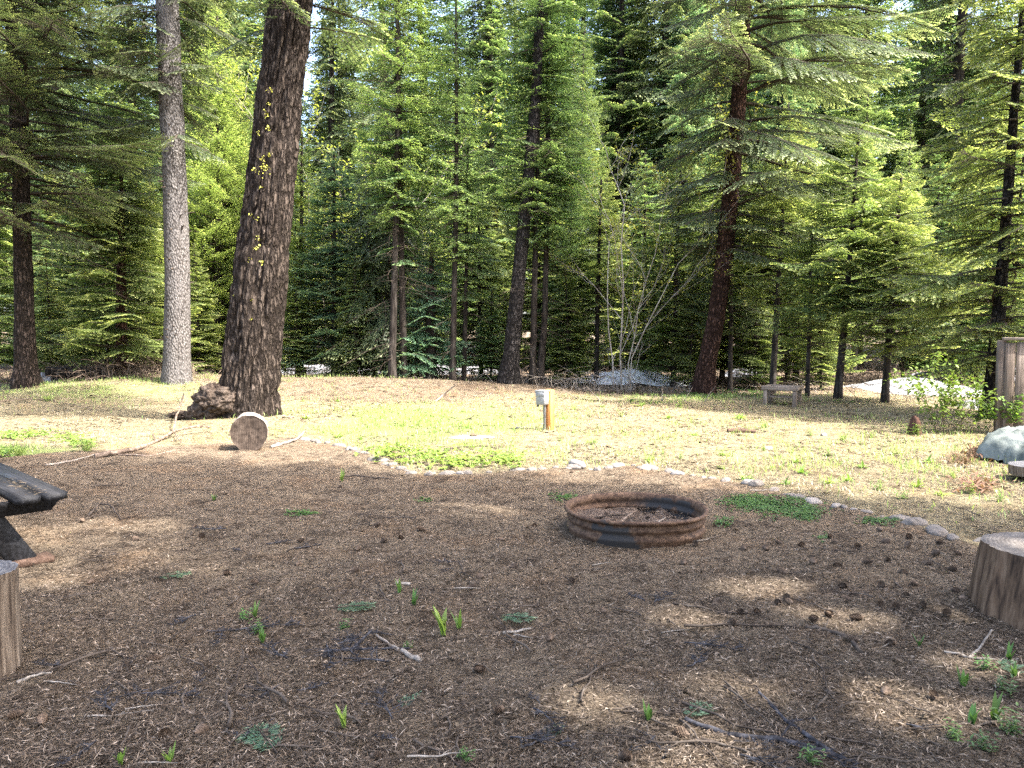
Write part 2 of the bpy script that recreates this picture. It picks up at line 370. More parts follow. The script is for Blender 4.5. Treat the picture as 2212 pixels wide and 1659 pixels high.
# ------------------------------------------------------------------ conifer foliage
def spray_template(kind, rng):
    """blades (n,4,3) in branch space (s along, t sideways, n up), per-vertex tints, and wood polylines"""
    nt, ns, bl, bw, ang, wmax, scat, droopt = kind['nt'], kind['ns'], kind['bl'], kind['bw'], kind['ang'], kind['w'], kind['scat'], kind.get('droopt', 0)
    B, T, woods = [], [], []
    s0s = 0.10 + 0.88 * ((np.arange(nt) + .5) / nt) ** kind.get('sp', .9)
    for s0 in s0s:
        for sd in (-1, 1):
            if rng.random() < .08: continue
            prof = min(1.0, (1.02 - s0) / .55) * min(1, .35 + s0 * 1.6)
            tl = wmax * prof * rng.uniform(.7, 1.15) + .03
            a = ang * rng.uniform(.8, 1.15); d = np.array([math.cos(a), sd * math.sin(a)])
            m = max(3, int(ns * tl / wmax)); u = (np.arange(m) + rng.uniform(.2, .8)) / m
            # both sides of the twig plus its tip
            for q in (-1, 1, 0):
                uu = u if q else np.array([.96]); k = len(uu)
                aa = a*sd + q * rng.uniform(.65, .95) * (1 - .35*uu) + rng.normal(0, .12, k)
                base = np.stack([s0 + d[0]*uu*tl, d[1]*uu*tl, rng.normal(0, scat*.35, k) - droopt*(uu*tl)**1.3], -1)
                L = bl * rng.uniform(.65, 1.25, k) * (1 - .35*uu*(q != 0)); 
                dr = np.stack([np.cos(aa), np.sin(aa), rng.normal(0, scat*2.2/bl*.06, k)], -1)
                side = np.stack([-np.sin(aa), np.cos(aa), rng.normal(0, .55, k)], -1); side /= np.linalg.norm(side, axis=1, keepdims=True)
                W = bw * rng.uniform(.7, 1.3, k)
                p0 = base; p2 = base + dr*L[:, None]; mid = base + dr*L[:, None]*.5 
                p1 = mid + side*W[:, None]*.5; p3 = mid - side*W[:, None]*.5
                B.append(np.stack([p0, p1, p2, p3], 1))
                r = rng.random(k); tip = np.clip((uu - .72)/.28, 0, 1) * .55 * (.35 + .65*s0) + (.35 if q == 0 else 0)*(s0 > .6)
                T.append(np.stack([r, tip, np.full(k, s0)], -1))
            woods.append((s0, d[0]*tl*.85, d[1]*tl*.85, -droopt*tl**1.3))
    return np.concatenate(B), np.concatenate(T), np.array(woods)

def crown_mesh(name, axis, z0, z1, Rf, kind, mats, rng, nbr=5, dz=.38, e0=R(5), droop=.25, up=.12, asym=None, tips=1.0, wood=True, skip=0.0, drape=.12, tmpls=None, elev=None, lref=1.25, topcone=True):
    """axis(z)->(x,y) centre of the trunk. A crown of whorled branches between z0 and z1."""
    def cls(c): return dict(kind, nt=int(kind['nt']*c), ns=int(kind['ns']*c**.8), bl=kind['bl']/c, bw=kind['bw']/c)
    TM = {c: [spray_template(cls(c), rng) for _ in range(3)] for c in (.65, 1.0, 1.6, 2.5, 3.8)}
    Vs, Ts, WV, WQ = [], [], [], []; wn = 0
    z = z0; k = 0
    while z < z1 - .05:
        u = (z - z0) / (z1 - z0); n = max(3, int(nbr * (1 - .35*u) + .5)); ph = rng.uniform(0, 6.28)
        for b in range(n):
            if rng.random() < skip: continue
            az = ph + b*2*math.pi/n + rng.normal(0, .25); zz = z + rng.normal(0, dz*.28)
            L = Rf(u) * rng.uniform(.62, 1.12)
            if asym: L *= asym(az, zz)
            if L < .12: continue
            c = min(TM, key=lambda c: abs(math.log(c*lref/L))); B, T, W = TM[c][rng.integers(3)]
            e = (elev(u) if elev else e0 + (R(35) - e0) * max(0, u - .75) * 4 * .7) + rng.normal(0, .09)
            ax, ay = axis(zz); ca, sa = math.cos(az), math.sin(az); tw = rng.normal(0, .18)
            wsc = min(1.3, 1.2 / max(L, .5) + .25) 
            dk = droop * rng.uniform(.6, 1.4)
            def F_(P):
                s, t_, nn = P[..., 0], P[..., 1]*wsc, P[..., 2]
                r = L*s*math.cos(e) ; zc = L*(s*math.sin(e) - dk*s**2 + up*s**4) - drape*np.abs(t_)*L + tw*t_*L + nn*L*wsc
                bend = .06*L*np.sin(s*5 + ph)
                return np.stack([ax + ca*r - sa*(t_*L + bend), ay + sa*r + ca*(t_*L + bend), zz + zc], -1)
            V = F_(B); T2 = T.copy(); T2[:, 0] = np.clip(T[:, 0]*.75 + rng.uniform(-.12, .3), 0, 1); T2[:, 1] = T[:, 1]*tips
            Vs.append(V); Ts.append(T2)
            if wood:
                sp = np.linspace(0, .97, 6); P = F_(np.stack([sp, sp*0, sp*0 - .004], -1))
                v, q = tube(P, np.linspace(.011*L + .006, .003, 6), 3); WV.append(v); WQ.append(q + wn); wn += len(v)
                if wood == 2:
                    for (s0, ds, dt, dn) in W[::2]:
                        P = F_(np.array([(s0, 0, 0), (s0+ds*.5, dt*.5, dn*.4), (s0+ds, dt, dn)])); v, q = tube(P, [.006, .004, .002], 3); WV.append(v); WQ.append(q + wn); wn += len(v)
        z += dz * (1 - .45*u) * rng.uniform(.75, 1.25); k += 1
    B = np.concatenate(Vs).reshape(-1, 3); nb = len(B)//4
    T = np.repeat(np.concatenate(Ts), 4, axis=0)
    Fq = np.arange(nb*4).reshape(-1, 4)
    if wood:
        wv = np.concatenate(WV); wq = np.concatenate(WQ) + len(B)
        return mesh(name, np.vstack([B, wv]), [Fq, wq], mats, [0, 1], tint=np.vstack([T, np.full((len(wv), 3), .3)]))
    return mesh(name, B, [Fq], mats, [0], tint=T)

K_FIR = dict(nt=15, ns=9, bl=.075, bw=.028, ang=R(52), w=.42, scat=.012, droopt=.1)
K_FIRN = dict(nt=19, ns=12, bl=.055, bw=.019, ang=R(52), w=.42, scat=.010, droopt=.1)      # near trees
K_FAR = dict(nt=10, ns=6, bl=.11, bw=.045, ang=R(52), w=.42, scat=.02, droopt=.25)
K_LARCH = dict(nt=17, ns=10, bl=.045, bw=.015, ang=R(62), w=.34, scat=.05, droopt=.35)
K_DROOP = dict(nt=14, ns=10, bl=.065, bw=.024, ang=R(58), w=.40, scat=.03, droopt=.9)

def trunk_mesh(name, P, rad, m, k=14, rough=.04, flare=.35, furrow=None, seed=1, rows=None):
    """bumpy tapered trunk along the points P"""
    P = np.asarray([tuple(p) for p in P], float); rad = np.asarray(rad, float)
    n = rows or max(8, int(np.linalg.norm(P[-1]-P[0]) / .25)); d = np.concatenate([[0], np.cumsum(np.linalg.norm(np.diff(P, axis=0), axis=1))])
    u = np.linspace(0, d[-1], n); Q = np.stack([np.interp(u, d, P[:, i]) for i in range(3)], -1); r = np.interp(u, d, rad)
    if flare: r = r * (1 + flare*np.exp(-u/(1.3*rad[0]+.05)))
    th = np.arange(k)*2*np.pi/k; ct, st = np.cos(th)[None], np.sin(th)[None]
    rr = r[:, None] * np.ones((1, k))
    lobes = 1 + flare*.35*np.exp(-u/(1.6*rad[0]+.05))[:, None]*np.sin(th*5 + seed)[None]
    rr = rr*lobes*(1 + rough*fbm(ct*2.2 + seed, st*2.2, u[:, None]*1.1, 3, seed))
    if furrow:
        amp, fr = furrow
        a = vnoise(ct*fr + 5*seed, st*fr, u[:, None]*1.6, seed); b_ = vnoise(ct*fr*1.9, st*fr*1.9 + 9, u[:, None]*3.4, seed+3); c_ = vnoise(ct*fr*.8, st*fr*.8, u[:, None]*7, seed+5)
        rr = rr - amp*np.clip(1 - np.abs(a)*3.2, 0, 1) - amp*.55*np.clip(1 - np.abs(b_)*3, 0, 1) + amp*.3*c_
    V = Q[:, None].repeat(k, 1).copy(); V[..., 0] += rr*ct; V[..., 1] += rr*st
    V[0, :, 2] -= .25
    i = np.arange(n-1)[:, None]*k; j = np.arange(k)[None]; j2 = (j+1) % k
    q = np.stack([i+j, i+j2, i+k+j2, i+k+j], -1).reshape(-1, 4)
    return mesh(name, V.reshape(-1, 3), [q], m, smooth=True)
def dead_branches(name, axis, z0, z1, L, n, rng, m, droop=.25):
    mb = MB()
    for _ in range(n):
        z = rng.uniform(z0, z1); az = rng.uniform(0, 6.28); l = L*rng.uniform(.35, 1.1); ax, ay = axis(z); e = rng.uniform(-.25, .15)
        def f(s, off=0): return (ax + math.cos(az+off*s)*l*s, ay + math.sin(az+off*s)*l*s, z + l*(s*e - droop*s*s))
        mb.tube([f(s, .3) for s in (0, .3, .65, 1)], [.009, .007, .005, .002], 3, False)
        for q in range(4):
            s = rng.uniform(.3, .9); p = f(s, .3); a2 = az + rng.choice([-1, 1])*rng.uniform(.5, 1.0); l2 = l*.35*rng.uniform(.4, 1)
            mb.tube([p, (p[0]+math.cos(a2)*l2, p[1]+math.sin(a2)*l2, p[2]-l2*rng.uniform(.1, .6))], [.004, .0015], 3, False)
    return mb.build(name, m)

# ------------------------------------------------------------------ the ground
def axis_grid(lo, hi, near_lo, near_hi, step, grow=1.045):
    a = list(np.arange(near_lo, near_hi, step)); s = step
    while a[-1] < hi: s *= grow; a.append(a[-1] + s)
    b = []; s = step; v = near_lo
    while v > lo: s *= grow; v -= s; b.append(v)
    return np.array(b[::-1] + a)
gx = axis_grid(-400, 400, -7, 7, .045); gy = axis_grid(-60, 600, 2.0, 14, .04)
X, Y = np.meshgrid(gx, gy); Z = H(X, Y)
nearw = np.clip(1.4 - np.hypot(X, Y-4)/14, 0, 1)
Z = Z + nearw*(.014*fbm(X*4, Y*4, 0, 3, 2) + .006*fbm(X*17, Y*17, 0, 2, 4))
EDGE_PX = [(640,945),(745,965),(800,985),(850,1010),(890,1022),(940,1029),(985,1029),(1040,1023),(1090,1018),(1130,1012),(1180,1013),(1240,1010),(1290,1013),(1350,1008),(1395,1012),(1440,1020),(1500,1028),(1560,1037),(1620,1047),(1665,1057),(1720,1072),(1780,1087),(1840,1098),(1880,1108),(1940,1122),(1985,1137),(2020,1147),(2060,1160),(2100,1172),(2150,1190)]
EDGE = np.array([tuple(G(*p))[:2] for p in EDGE_PX])
ex = np.concatenate([[-400, -6], EDGE[:, 0], [400]]); ey = np.concatenate([[9.3, 9.3], EDGE[:, 1], [EDGE[-1, 1] - 2]])
o_ = np.argsort(ex); yard = np.clip((Y - np.interp(X, ex[o_], ey[o_]))/.25 + .5, 0, 1) * np.clip((19.0 - Y)/3.0 + .5, 0, 1) * (1 - np.clip(1.3*gauss(X, Y, -3.0, 19.0, 2.9, 2.3), 0, 1))
lawn = gauss(X, Y, -1.4, 13.0, 2.0, 2.8) + gauss(X, Y, 2.4, 12.8, 4.2, 3.2)*.15 + gauss(X, Y, -9, 19, 5, 3)*.8 + gauss(X, Y, 6, 10.5, 3, 2.2)*.4 + gauss(X, Y, -6.5, 9.6, 1.6, .6)
lawn = np.clip(lawn, 0, 1)*yard
tint = np.stack([yard, lawn, yard*0], -1).reshape(-1, 3)
ny, nx = X.shape; i = np.arange(ny-1)[:, None]*nx; j = np.arange(nx-1)[None]
q = np.stack([i+j, i+j+1, i+nx+j+1, i+nx+j], -1).reshape(-1, 4)
ground = obj('ground', mesh('ground', np.stack([X, Y, Z], -1).reshape(-1, 3), [q], M_GROUND, tint=tint, smooth=True))
tag(ground, 'brown needle covered forest floor with a sunlit grassy clearing', 'ground', kind='structure')

# ------------------------------------------------------------------ hero trunks and trees
def zaxis(P):
    P = np.asarray([tuple(p) for p in P], float)
    return lambda z: (np.interp(z, P[:, 2], P[:, 0]) , np.interp(z, P[:, 2], P[:, 1]))
def hero(name, label, pts, Yd, bark, top, radii_px=None, crown=None, k=14, dead=None, cat='tree', furrow=None, group=None, flare=.35, topr=.03, rows=None, seed=1):
    """pts: (px, py, width px) up the trunk from its foot; Yd: distance (None: from the foot on the ground)"""
    if Yd is None: Yd = G(pts[0][0], pts[0][1]).y
    P = [U(px, py, Yd) for px, py, _ in pts]; P[0].z = Hf(P[0].x, P[0].y)
    depth = Yd; r = [w_*depth/F/2*.98 for *_, w_ in pts]
    if top > P[-1].z + .3:
        d = (P[-1] - P[-2]); d = d/ max(d.z, .1)
        P.append(P[-1] + d*(top - P[-1].z)); r.append(topr)
    base = P[0].copy(); L = [p - base for p in P]
    e = empty(name, base, label=label, cat=cat, group=group)
    obj('trunk', trunk_mesh('trunk', L, r, bark, k=k, furrow=furrow, flare=flare, rows=rows, seed=seed), e)
    ax = zaxis(L)
    if crown: obj('crown', crown_mesh('crown', ax, **crown), e)
    if dead: obj('dead_branches', dead_branches('dead_branches', ax, *dead, rg, M_TWIG), e)
    return e, ax, base
TW = M_TWIG
cone = lambda R0, p=1.0, b=.0: (lambda u: R0*((1-u)**p + b))
def egg(R0, low=.7): return lambda u: R0*min(1, low + u*3*(1-low))*(1 - max(0, u-.25)/.75)**.8 + .1

# the leaning furrowed fir and its burl
big, bigax, bigbase = hero('old_fir_tree', 'massive leaning fir with deeply furrowed dark bark and a burl at its foot',
    [(536,905,124),(534,880,122),(540,800,118),(551,700,116),(563,600,114),(573,500,110),(583,400,106),(595,300,103),(606,200,100),(617,100,98),(629,0,96),(650,-200,90)], 13.0, M_BARK_BIG, 21,
    k=220, furrow=(.055, 4.2), rows=520, flare=.18,
    crown=dict(z0=6.4, z1=21, Rf=egg(2.6, .5), kind=K_FIRN, mats=[M_FIR_O, TW], rng=rg, nbr=4, dz=.5, droop=.35, wood=2, drape=.4))
mb = MB()   # burl: lumpy swelling on the left of the foot, with an undercut root below
th, ph = np.meshgrid(np.linspace(0, np.pi, 60), np.linspace(0, 2*np.pi, 100), indexing='ij')
sx, sy, sz = np.sin(th)*np.cos(ph), np.sin(th)*np.sin(ph), np.cos(th)
def blob(c, r, amp, fr, seed, sq=1.0):
    d = 1 + amp*fbm(sx*fr, sy*fr, sz*fr, 4, seed)
    V = np.stack([c[0]+r[0]*sx*d, c[1]+r[1]*sy*d, c[2]+r[2]*sz*d], -1); n, k = sx.shape
    i = np.arange(n-1)[:, None]*k; j = np.arange(k-1)[None]
    return V.reshape(-1, 3), np.stack([i+j, i+k+j, i+k+j+1, i+j+1], -1).reshape(-1, 4)
p1 = U(468, 868, 12.75) - bigbase; p2 = U(455, 905, 12.8) - bigbase
mb.raw(*blob(p1 + Vector((.08, 0, .04)), (.42, .38, .27), .16, 5.5, 31)); mb.raw(*blob((p2.x, p2.y, .05), (.36, .34, .24), .14, 4, 35))
mb.raw(*blob((p2.x-.42, p2.y+.05, .0), (.30, .16, .07), .2, 4, 37))
obj('burl', mb.build('burl', bark_mat('burl_bark', (.015,.011,.009), (.06,.046,.036), (.13,.104,.084), (22, 22, 22), 1.0, .04), smooth=True), big)
mb = MB()   # tufts of yellow lichen on the bark
for px, py, s in [(592,262,1),(600,210,.6),(585,355,1),(592,380,1.6),(588,372,1.2),(566,378,.7),(600,345,.8),(580,415,.6),(556,470,.6),(545,560,.9),(556,565,.8),(580,570,.8),(572,480,.6),(540,612,.6),(575,520,.7),(560,650,.5),(596,290,.5),(520,640,.5),(548,740,.5),(598,240,.5),(530,820,.5),(560,690,.5),(574,300,.5),(570,540,.6)]:
    u = U(px, py, 13.0); c = u - bigbase; axx, axy = bigax(c.z); dx = c.x - axx; rr = .40; 
    yy = axy - math.sqrt(max(.01, rr*rr - dx*dx)) - .012
    for _ in range(int(16*s + 4)):
        q0 = np.array([c.x, yy + .01, c.z]) + rg.normal(0, 1, 3)*np.array([.028*s, .012, .032*s]); dv = rg.normal(0, .011, (2, 3)); mb.raw([q0, q0+dv[0], q0+dv[0]+dv[1], q0+dv[1]], q=[(0, 1, 2, 3)])
li = obj('lichen', mb.build('lichen', M_LICHEN, smooth=False), big); li['kind'] = 'stuff'

pe_, pax_, _pb = hero('pale_bark_tree', 'straight tall tree with pale scaly bark left of the leaning fir',
    [(381,818,64),(382,790,57),(383,600,52),(379,400,50),(368,200,48),(361,0,46)], 18.9, M_BARK_P, 24, k=40, rows=160, furrow=(.008, 6), flare=.10, seed=4,
    crown=dict(z0=6.2, z1=24, Rf=egg(2.6, .5), kind=K_FIRN, mats=[M_FIR_O, TW], rng=rg, nbr=4, dz=.55, droop=.4, wood=2, skip=.2, drape=.4))
hero('dark_fir_tree', 'dark fir at the left edge with wide drooping branches over a bare reddish brown trunk',
    [(57,832,56),(55,780,44),(52,650,40),(46,400,34),(34,200,28),(22,0,24)], 18.6, M_BARK_L, 18, k=30, furrow=(.012, 6), rows=120, flare=.2, seed=6,
    crown=dict(z0=3.9, z1=17, Rf=egg(4.2, .8), kind=K_FIRN, mats=[M_FIR_D, TW], rng=rg, nbr=7, dz=.36, droop=.22, wood=2, drape=.3), dead=(2.6, 4.2, 2.2, 16))

# centre group
def larch(name, label, pts, Yd, top, R0, z0, m=M_LARCH, group=None, nbr=6, dz=.26, dead=True):
    return hero(name, label, pts, Yd, M_BARK, top, crown=dict(z0=z0, z1=top, Rf=egg(R0, .55), kind=K_LARCH, mats=[m, TW], rng=rg, nbr=nbr, dz=dz, e0=R(0), droop=.12, up=.1, wood=1, drape=.25, skip=.08, tips=1.3), k=10, dead=(.8, z0+1.0, R0*.8, 26) if dead else None, group=group, flare=.5)
larch('larch_tree', 'tallest feathery light green larch on the needle mound left of centre', [(846,812,17),(852,600,14),(857,400,12),(860,200,10),(858,0,8)], 20.5, 13.5, 1.75, 4.2, M_LARCH)
hero('thin_fir_tree', 'thin dark trunk close against the right side of the tallest larch', [(873,812,16),(868,600,13),(866,420,10)], 20.9, M_BARK, 9.5, k=10, dead=(.6, 4.5, 1.5, 34),
     crown=dict(z0=3.6, z1=9.5, Rf=egg(1.2, .5), kind=K_FIR, mats=[M_FIR_G, TW], rng=rg, nbr=5, dz=.4, droop=.35))
hero('skirted_fir_tree', 'young dark fir with low sweeping skirt of drooping branches behind the larch trunks', [(838,806,20),(838,600,12)], 23.0, M_BARK, 9, k=10,
     crown=dict(z0=.6, z1=9, Rf=cone(2.7, .85), kind=K_DROOP, mats=[M_FIR_D, TW], rng=rg, nbr=7, dz=.3, droop=.6, up=.05, wood=1, drape=.5))
hero('bushy_fir_tree', 'short dense blue green fir with a thick dark stem right of the tallest larch', [(928,815,30),(930,700,22)], 21.5, M_BARK, 4.2, k=10,
     crown=dict(z0=.5, z1=4.2, Rf=cone(1.15, .7, .05), kind=K_FIRN, mats=[M_FIR_B, TW], rng=rg, nbr=7, dz=.2, droop=.25, wood=1, drape=.3, tips=.6))
larch('larch_tree', 'slender pointed larch with a bare top between the mound and the leaning trunk', [(977,818,14),(982,600,12),(986,400,10),(986,200,7),(985,60,4)], 20.8, 10.4, 1.35, 3.4, M_LARCH2)
hero('thin_fir_tree', 'short thin trunked fir just right of the slender pointed larch', [(1002,816,11),(1006,650,9),(1008,500,6)], 21.4, M_BARK, 6.6, k=8, dead=(.6, 3.6, 1.2, 22),
     crown=dict(z0=2.6, z1=6.6, Rf=egg(1.1, .6), kind=K_FIR, mats=[M_FIR_G, TW], rng=rg, nbr=5, dz=.35, droop=.3))
hero('leaning_trunk_tree', 'tall conifer with a thick dark trunk leaning right in the middle of the trees', [(1098,822,50),(1105,760,36),(1120,600,31),(1140,400,27),(1158,200,23),(1168,0,20)], 20.2, M_BARK_G, 24, k=30, furrow=(.014, 5), rows=130, flare=.15, seed=9,
     crown=dict(z0=7.0, z1=24, Rf=egg(2.3, .4), kind=K_FIR, mats=[M_FIR_G, TW], rng=rg, nbr=5, dz=.42, droop=.3, skip=.15), dead=(2, 7, 1.3, 24))
hero('thin_fir_tree', 'dark straight trunk standing just right of the thick leaning trunk', [(1150,820,15),(1155,600,13),(1160,400,10),(1163,250,8)], 20.6, M_BARK, 9.6, k=10, dead=(.6, 5, 1.2, 30),
     crown=dict(z0=3.8, z1=9.6, Rf=egg(1.35, .5), kind=K_FIR, mats=[M_FIR_G, TW], rng=rg, nbr=5, dz=.35, droop=.2))
larch('larch_tree', 'tall larch right of centre, its dark stem curving at the foot', [(1164,822,20),(1176,700,13),(1181,500,11),(1184,300,10),(1182,100,7),(1180,0,6)], 21.0, 12.5, 1.85, 3.7, M_LARCH2, nbr=7)
hero('thin_fir_tree', 'young fir with a thin dark stem between the tall larch and the pale shrub', [(1288,790,11),(1292,600,9),(1296,480,6)], 23, M_BARK, 6.0, k=8, dead=(.6, 3.4, 1.2, 20),
     crown=dict(z0=2.1, z1=6.4, Rf=egg(1.3, .6), kind=K_FIR, mats=[M_FIR_Y, TW], rng=rg, nbr=6, dz=.3, droop=.2))

def stubs(e, ax, z0, z1, rad, n, seed):
    rng = np.random.default_rng(seed)
    for _ in range(n):
        mb = MB(); z = rng.uniform(z0, z1); az = rng.uniform(-3.4, .4); x, y = ax(z); r0_ = rad*(1 - .02*z); l = rng.uniform(.03, .16); d = np.array([math.cos(az), math.sin(az), rng.uniform(-.3, .3)]); c = np.array([x, y, z]) + d*r0_*.9
        mb.tube([c, c + d*(.03 + l*.5), c + d*(.03 + l)], [.022, .014, .008], 5)
        obj('branch_stub', mb.build('branch_stub', M_TWIG), e)
stubs(pe_, pax_, 1.0, 8, .30, 46, 5)
# the large red barked fir right of centre
def asymR(az, z): return 1.0 + .38*math.cos(az - R(-10)) + .15*math.sin(3*az + z)
hero('red_bark_fir_tree', 'big fir with a leaning reddish trunk and heavy drooping boughs above the small bench',
    [(1520,834,54),(1526,790,42),(1545,700,39),(1560,600,38),(1570,500,37),(1580,400,36),(1592,250,34),(1603,100,31),(1608,0,30)], 19.6, M_BARK_R, 22, k=36, furrow=(.014, 5), rows=150, flare=.15, seed=12,
    crown=dict(z0=3.75, z1=22, Rf=lambda u: (2.1 + 2.2*min(1, u*4.5))*(1-u)**.8 + .1, kind=K_FIRN, mats=[M_FIR_O, TW], rng=rg, nbr=6, dz=.44, e0=R(6), droop=.38, up=.10, wood=2, drape=.3, asym=asymR, tips=1.4, lref=1.25), dead=(3.2, 6, 1.8, 26))
for (label, pts, Yd, top, R0, z0, m, nbr, dz) in [
    ('thin dark stemmed young fir hard behind the big reddish trunk on its right', [(1577,832,11),(1580,600,8)], 20.8, 6.5, 1.3, 1.6, M_FIR_D, 6, .3),
    ('young fir with a straight dark stem rising directly behind the small bench', [(1668,838,15),(1676,700,13),(1686,540,9)], 19.3, 6.0, 1.5, 2.2, M_FIR_Y, 6, .3),
    ('very thin sapling fir between the small bench and the snow', [(1744,856,10),(1750,640,7)], 18.0, 3.8, .9, 1.3, M_FIR_Y, 6, .26),
    ('young fir with a leaning dark stem left of the snow patch on the right', [(1809,866,18),(1822,720,15),(1836,560,11),(1844,440,6)], 17.2, 5.9, 1.75, 1.9, M_FIR_Y, 7, .26),
    ('bright yellow green layered fir standing in front of the snow patch on the right', [(1911,872,17),(1922,700,14),(1934,560,10),(1943,440,5)], 16.4, 4.8, 1.75, 1.25, M_FIR_Y, 8, .22)]:
    hero('young_fir_tree', label, pts, Yd, M_BARK, top, k=10, dead=(.3, z0+.9, R0*.9, 22),
         crown=dict(z0=z0, z1=top, Rf=egg(R0, .75), kind=K_FIRN, mats=[m, TW], rng=rg, nbr=nbr, dz=dz, e0=R(6), droop=.18, up=.12, wood=1, drape=.22, tips=1.5))
hero('tall_fir_tree', 'tall layered fir with a pale grey green stem beside the fence at the right edge', [(2134,922,42),(2146,800,30),(2160,650,26),(2175,450,22),(2190,250,18),(2207,50,13)], 13.6, M_BARK_G, 12, k=24, rows=100, furrow=(.008, 5), flare=.15, seed=17,
     crown=dict(z0=1.15, z1=11, Rf=lambda u: 2.1*(1-u)**.8*min(1, .75+u*2), kind=K_FIRN, mats=[M_FIR_Y, TW], rng=rg, nbr=7, dz=.30, e0=R(8), droop=.26, up=.08, wood=2, drape=.25, skip=.1, tips=1.4), dead=(.5, 2.5, 1.9, 34))
# left group
hero('layered_fir_tree', 'bright yellow green layered fir between the dark fir and the pale trunk', [(262,792,26),(262,600,20),(262,450,10)], 20.5, M_BARK_R, 6.6, k=12,
     crown=dict(z0=.75, z1=6.6, Rf=cone(2.05, .6, .03), kind=K_FIRN, mats=[M_FIR_Y, TW], rng=rg, nbr=8, dz=.26, e0=R(2), droop=.16, up=.08, wood=1, drape=.2, tips=1.6))
hero('bright_larch_tree', 'vivid green larch glowing in the sun behind the pale trunk', [(470,800,14),(470,500,10)], 24, M_BARK, 11.5, k=10,
     crown=dict(z0=1.0, z1=11.5, Rf=egg(2.1, .8), kind=K_LARCH, mats=[M_LARCH, TW], rng=rg, nbr=9, dz=.24, e0=R(12), droop=.1, up=.15, wood=1, tips=1.8))
hero('bright_larch_tree', 'vivid green larch just right of the leaning furrowed fir', [(648,795,14),(650,600,10)], 24, M_BARK, 7.6, k=10,
     crown=dict(z0=1.0, z1=7.6, Rf=egg(1.2, .8), kind=K_LARCH, mats=[M_LARCH, TW], rng=rg, nbr=8, dz=.24, e0=R(12), droop=.1, up=.15, wood=1, tips=1.8))
hero('blue_green_fir_tree', 'dense blue green young fir right of the leaning furrowed fir', [(722,798,16),(722,600,10)], 23, M_BARK, 6.8, k=10,
     crown=dict(z0=.6, z1=6.8, Rf=cone(2.0, .65), kind=K_FIRN, mats=[M_FIR_B, TW], rng=rg, nbr=8, dz=.25, e0=R(6), droop=.15, wood=1, tips=1.3))

# ------------------------------------------------------------------ the rest of the forest: a few kinds, each tree a copy with its own place
def proto(name, trunk_r, top, m, bark, **kw):
    e = empty(name, (0, 0, 0)); P = [(0, 0, 0), (rg.normal(0, .08), rg.normal(0, .08), top*.5), (0, 0, top)]
    obj('trunk', trunk_mesh('trunk', P, [trunk_r, trunk_r*.7, .02], bark, k=10), e)
    obj('crown', crown_mesh('crown', zaxis(P), mats=[m, TW], rng=rg, **kw), e)
    return e
PR = {
 'tallG': proto('tall_fir_tree', .24, 22, M_FIR_G, M_BARK, z0=3, z1=22, Rf=egg(2.7, .6), kind=K_FAR, nbr=7, dz=.42, droop=.28, wood=1),
 'tallD': proto('dark_spruce_tree', .28, 25, M_FIR_D, M_BARK, z0=3.5, z1=25, Rf=egg(2.9, .5), kind=K_FAR, nbr=6, dz=.46, droop=.42, wood=1, drape=.4),
 'tallB': proto('blue_green_spruce_tree', .22, 20, M_FIR_B, M_BARK_G, z0=2, z1=20, Rf=egg(2.5, .6), kind=K_FAR, nbr=7, dz=.4, droop=.22, wood=1),
 'shade': proto('canopy_fir_tree', .28, 26, M_FIR_O, M_BARK, z0=3.0, z1=26, Rf=lambda u: 3.5*(1-u)**.6*min(1, .6+u*2), kind=K_FAR, nbr=7, dz=.5, droop=.3, wood=1, skip=.24),
 'mid': proto('young_fir_tree', .09, 9, M_FIR_Y, M_BARK, z0=.7, z1=9, Rf=egg(1.8, .8), kind=K_FIR, nbr=7, dz=.28, droop=.2, wood=1, tips=1.4),
 'midG': proto('young_spruce_tree', .09, 8, M_FIR_G, M_BARK, z0=.6, z1=8, Rf=egg(1.7, .8), kind=K_FIR, nbr=7, dz=.28, droop=.25, wood=1),
 'larch': proto('slender_larch_tree', .09, 13, M_LARCH2, M_BARK, z0=1.5, z1=13, Rf=egg(1.7, .7), kind=K_LARCH, nbr=8, dz=.3, droop=.12, wood=1, drape=.25, tips=1.3),
}
used = set()
def plant_tree(kind, x, y, s, label, group, lean=0):
    src = PR[kind]
    if kind not in used: r = src; used.add(kind); kids = []
    else:
        r = src.copy(); COL.objects.link(r)
        for ch in list(src.children):
            c = ch.copy(); COL.objects.link(c); c.parent = r
    r.location = (x, y, Hf(x, y) - .05); r.rotation_euler = (rnd.uniform(-.02, .02), lean + rnd.uniform(-.02, .02), rnd.uniform(0, 6.28))
    r.scale = (s*rnd.uniform(.9, 1.1), s*rnd.uniform(.9, 1.1), s)
    tag(r, label, 'tree', group); return r
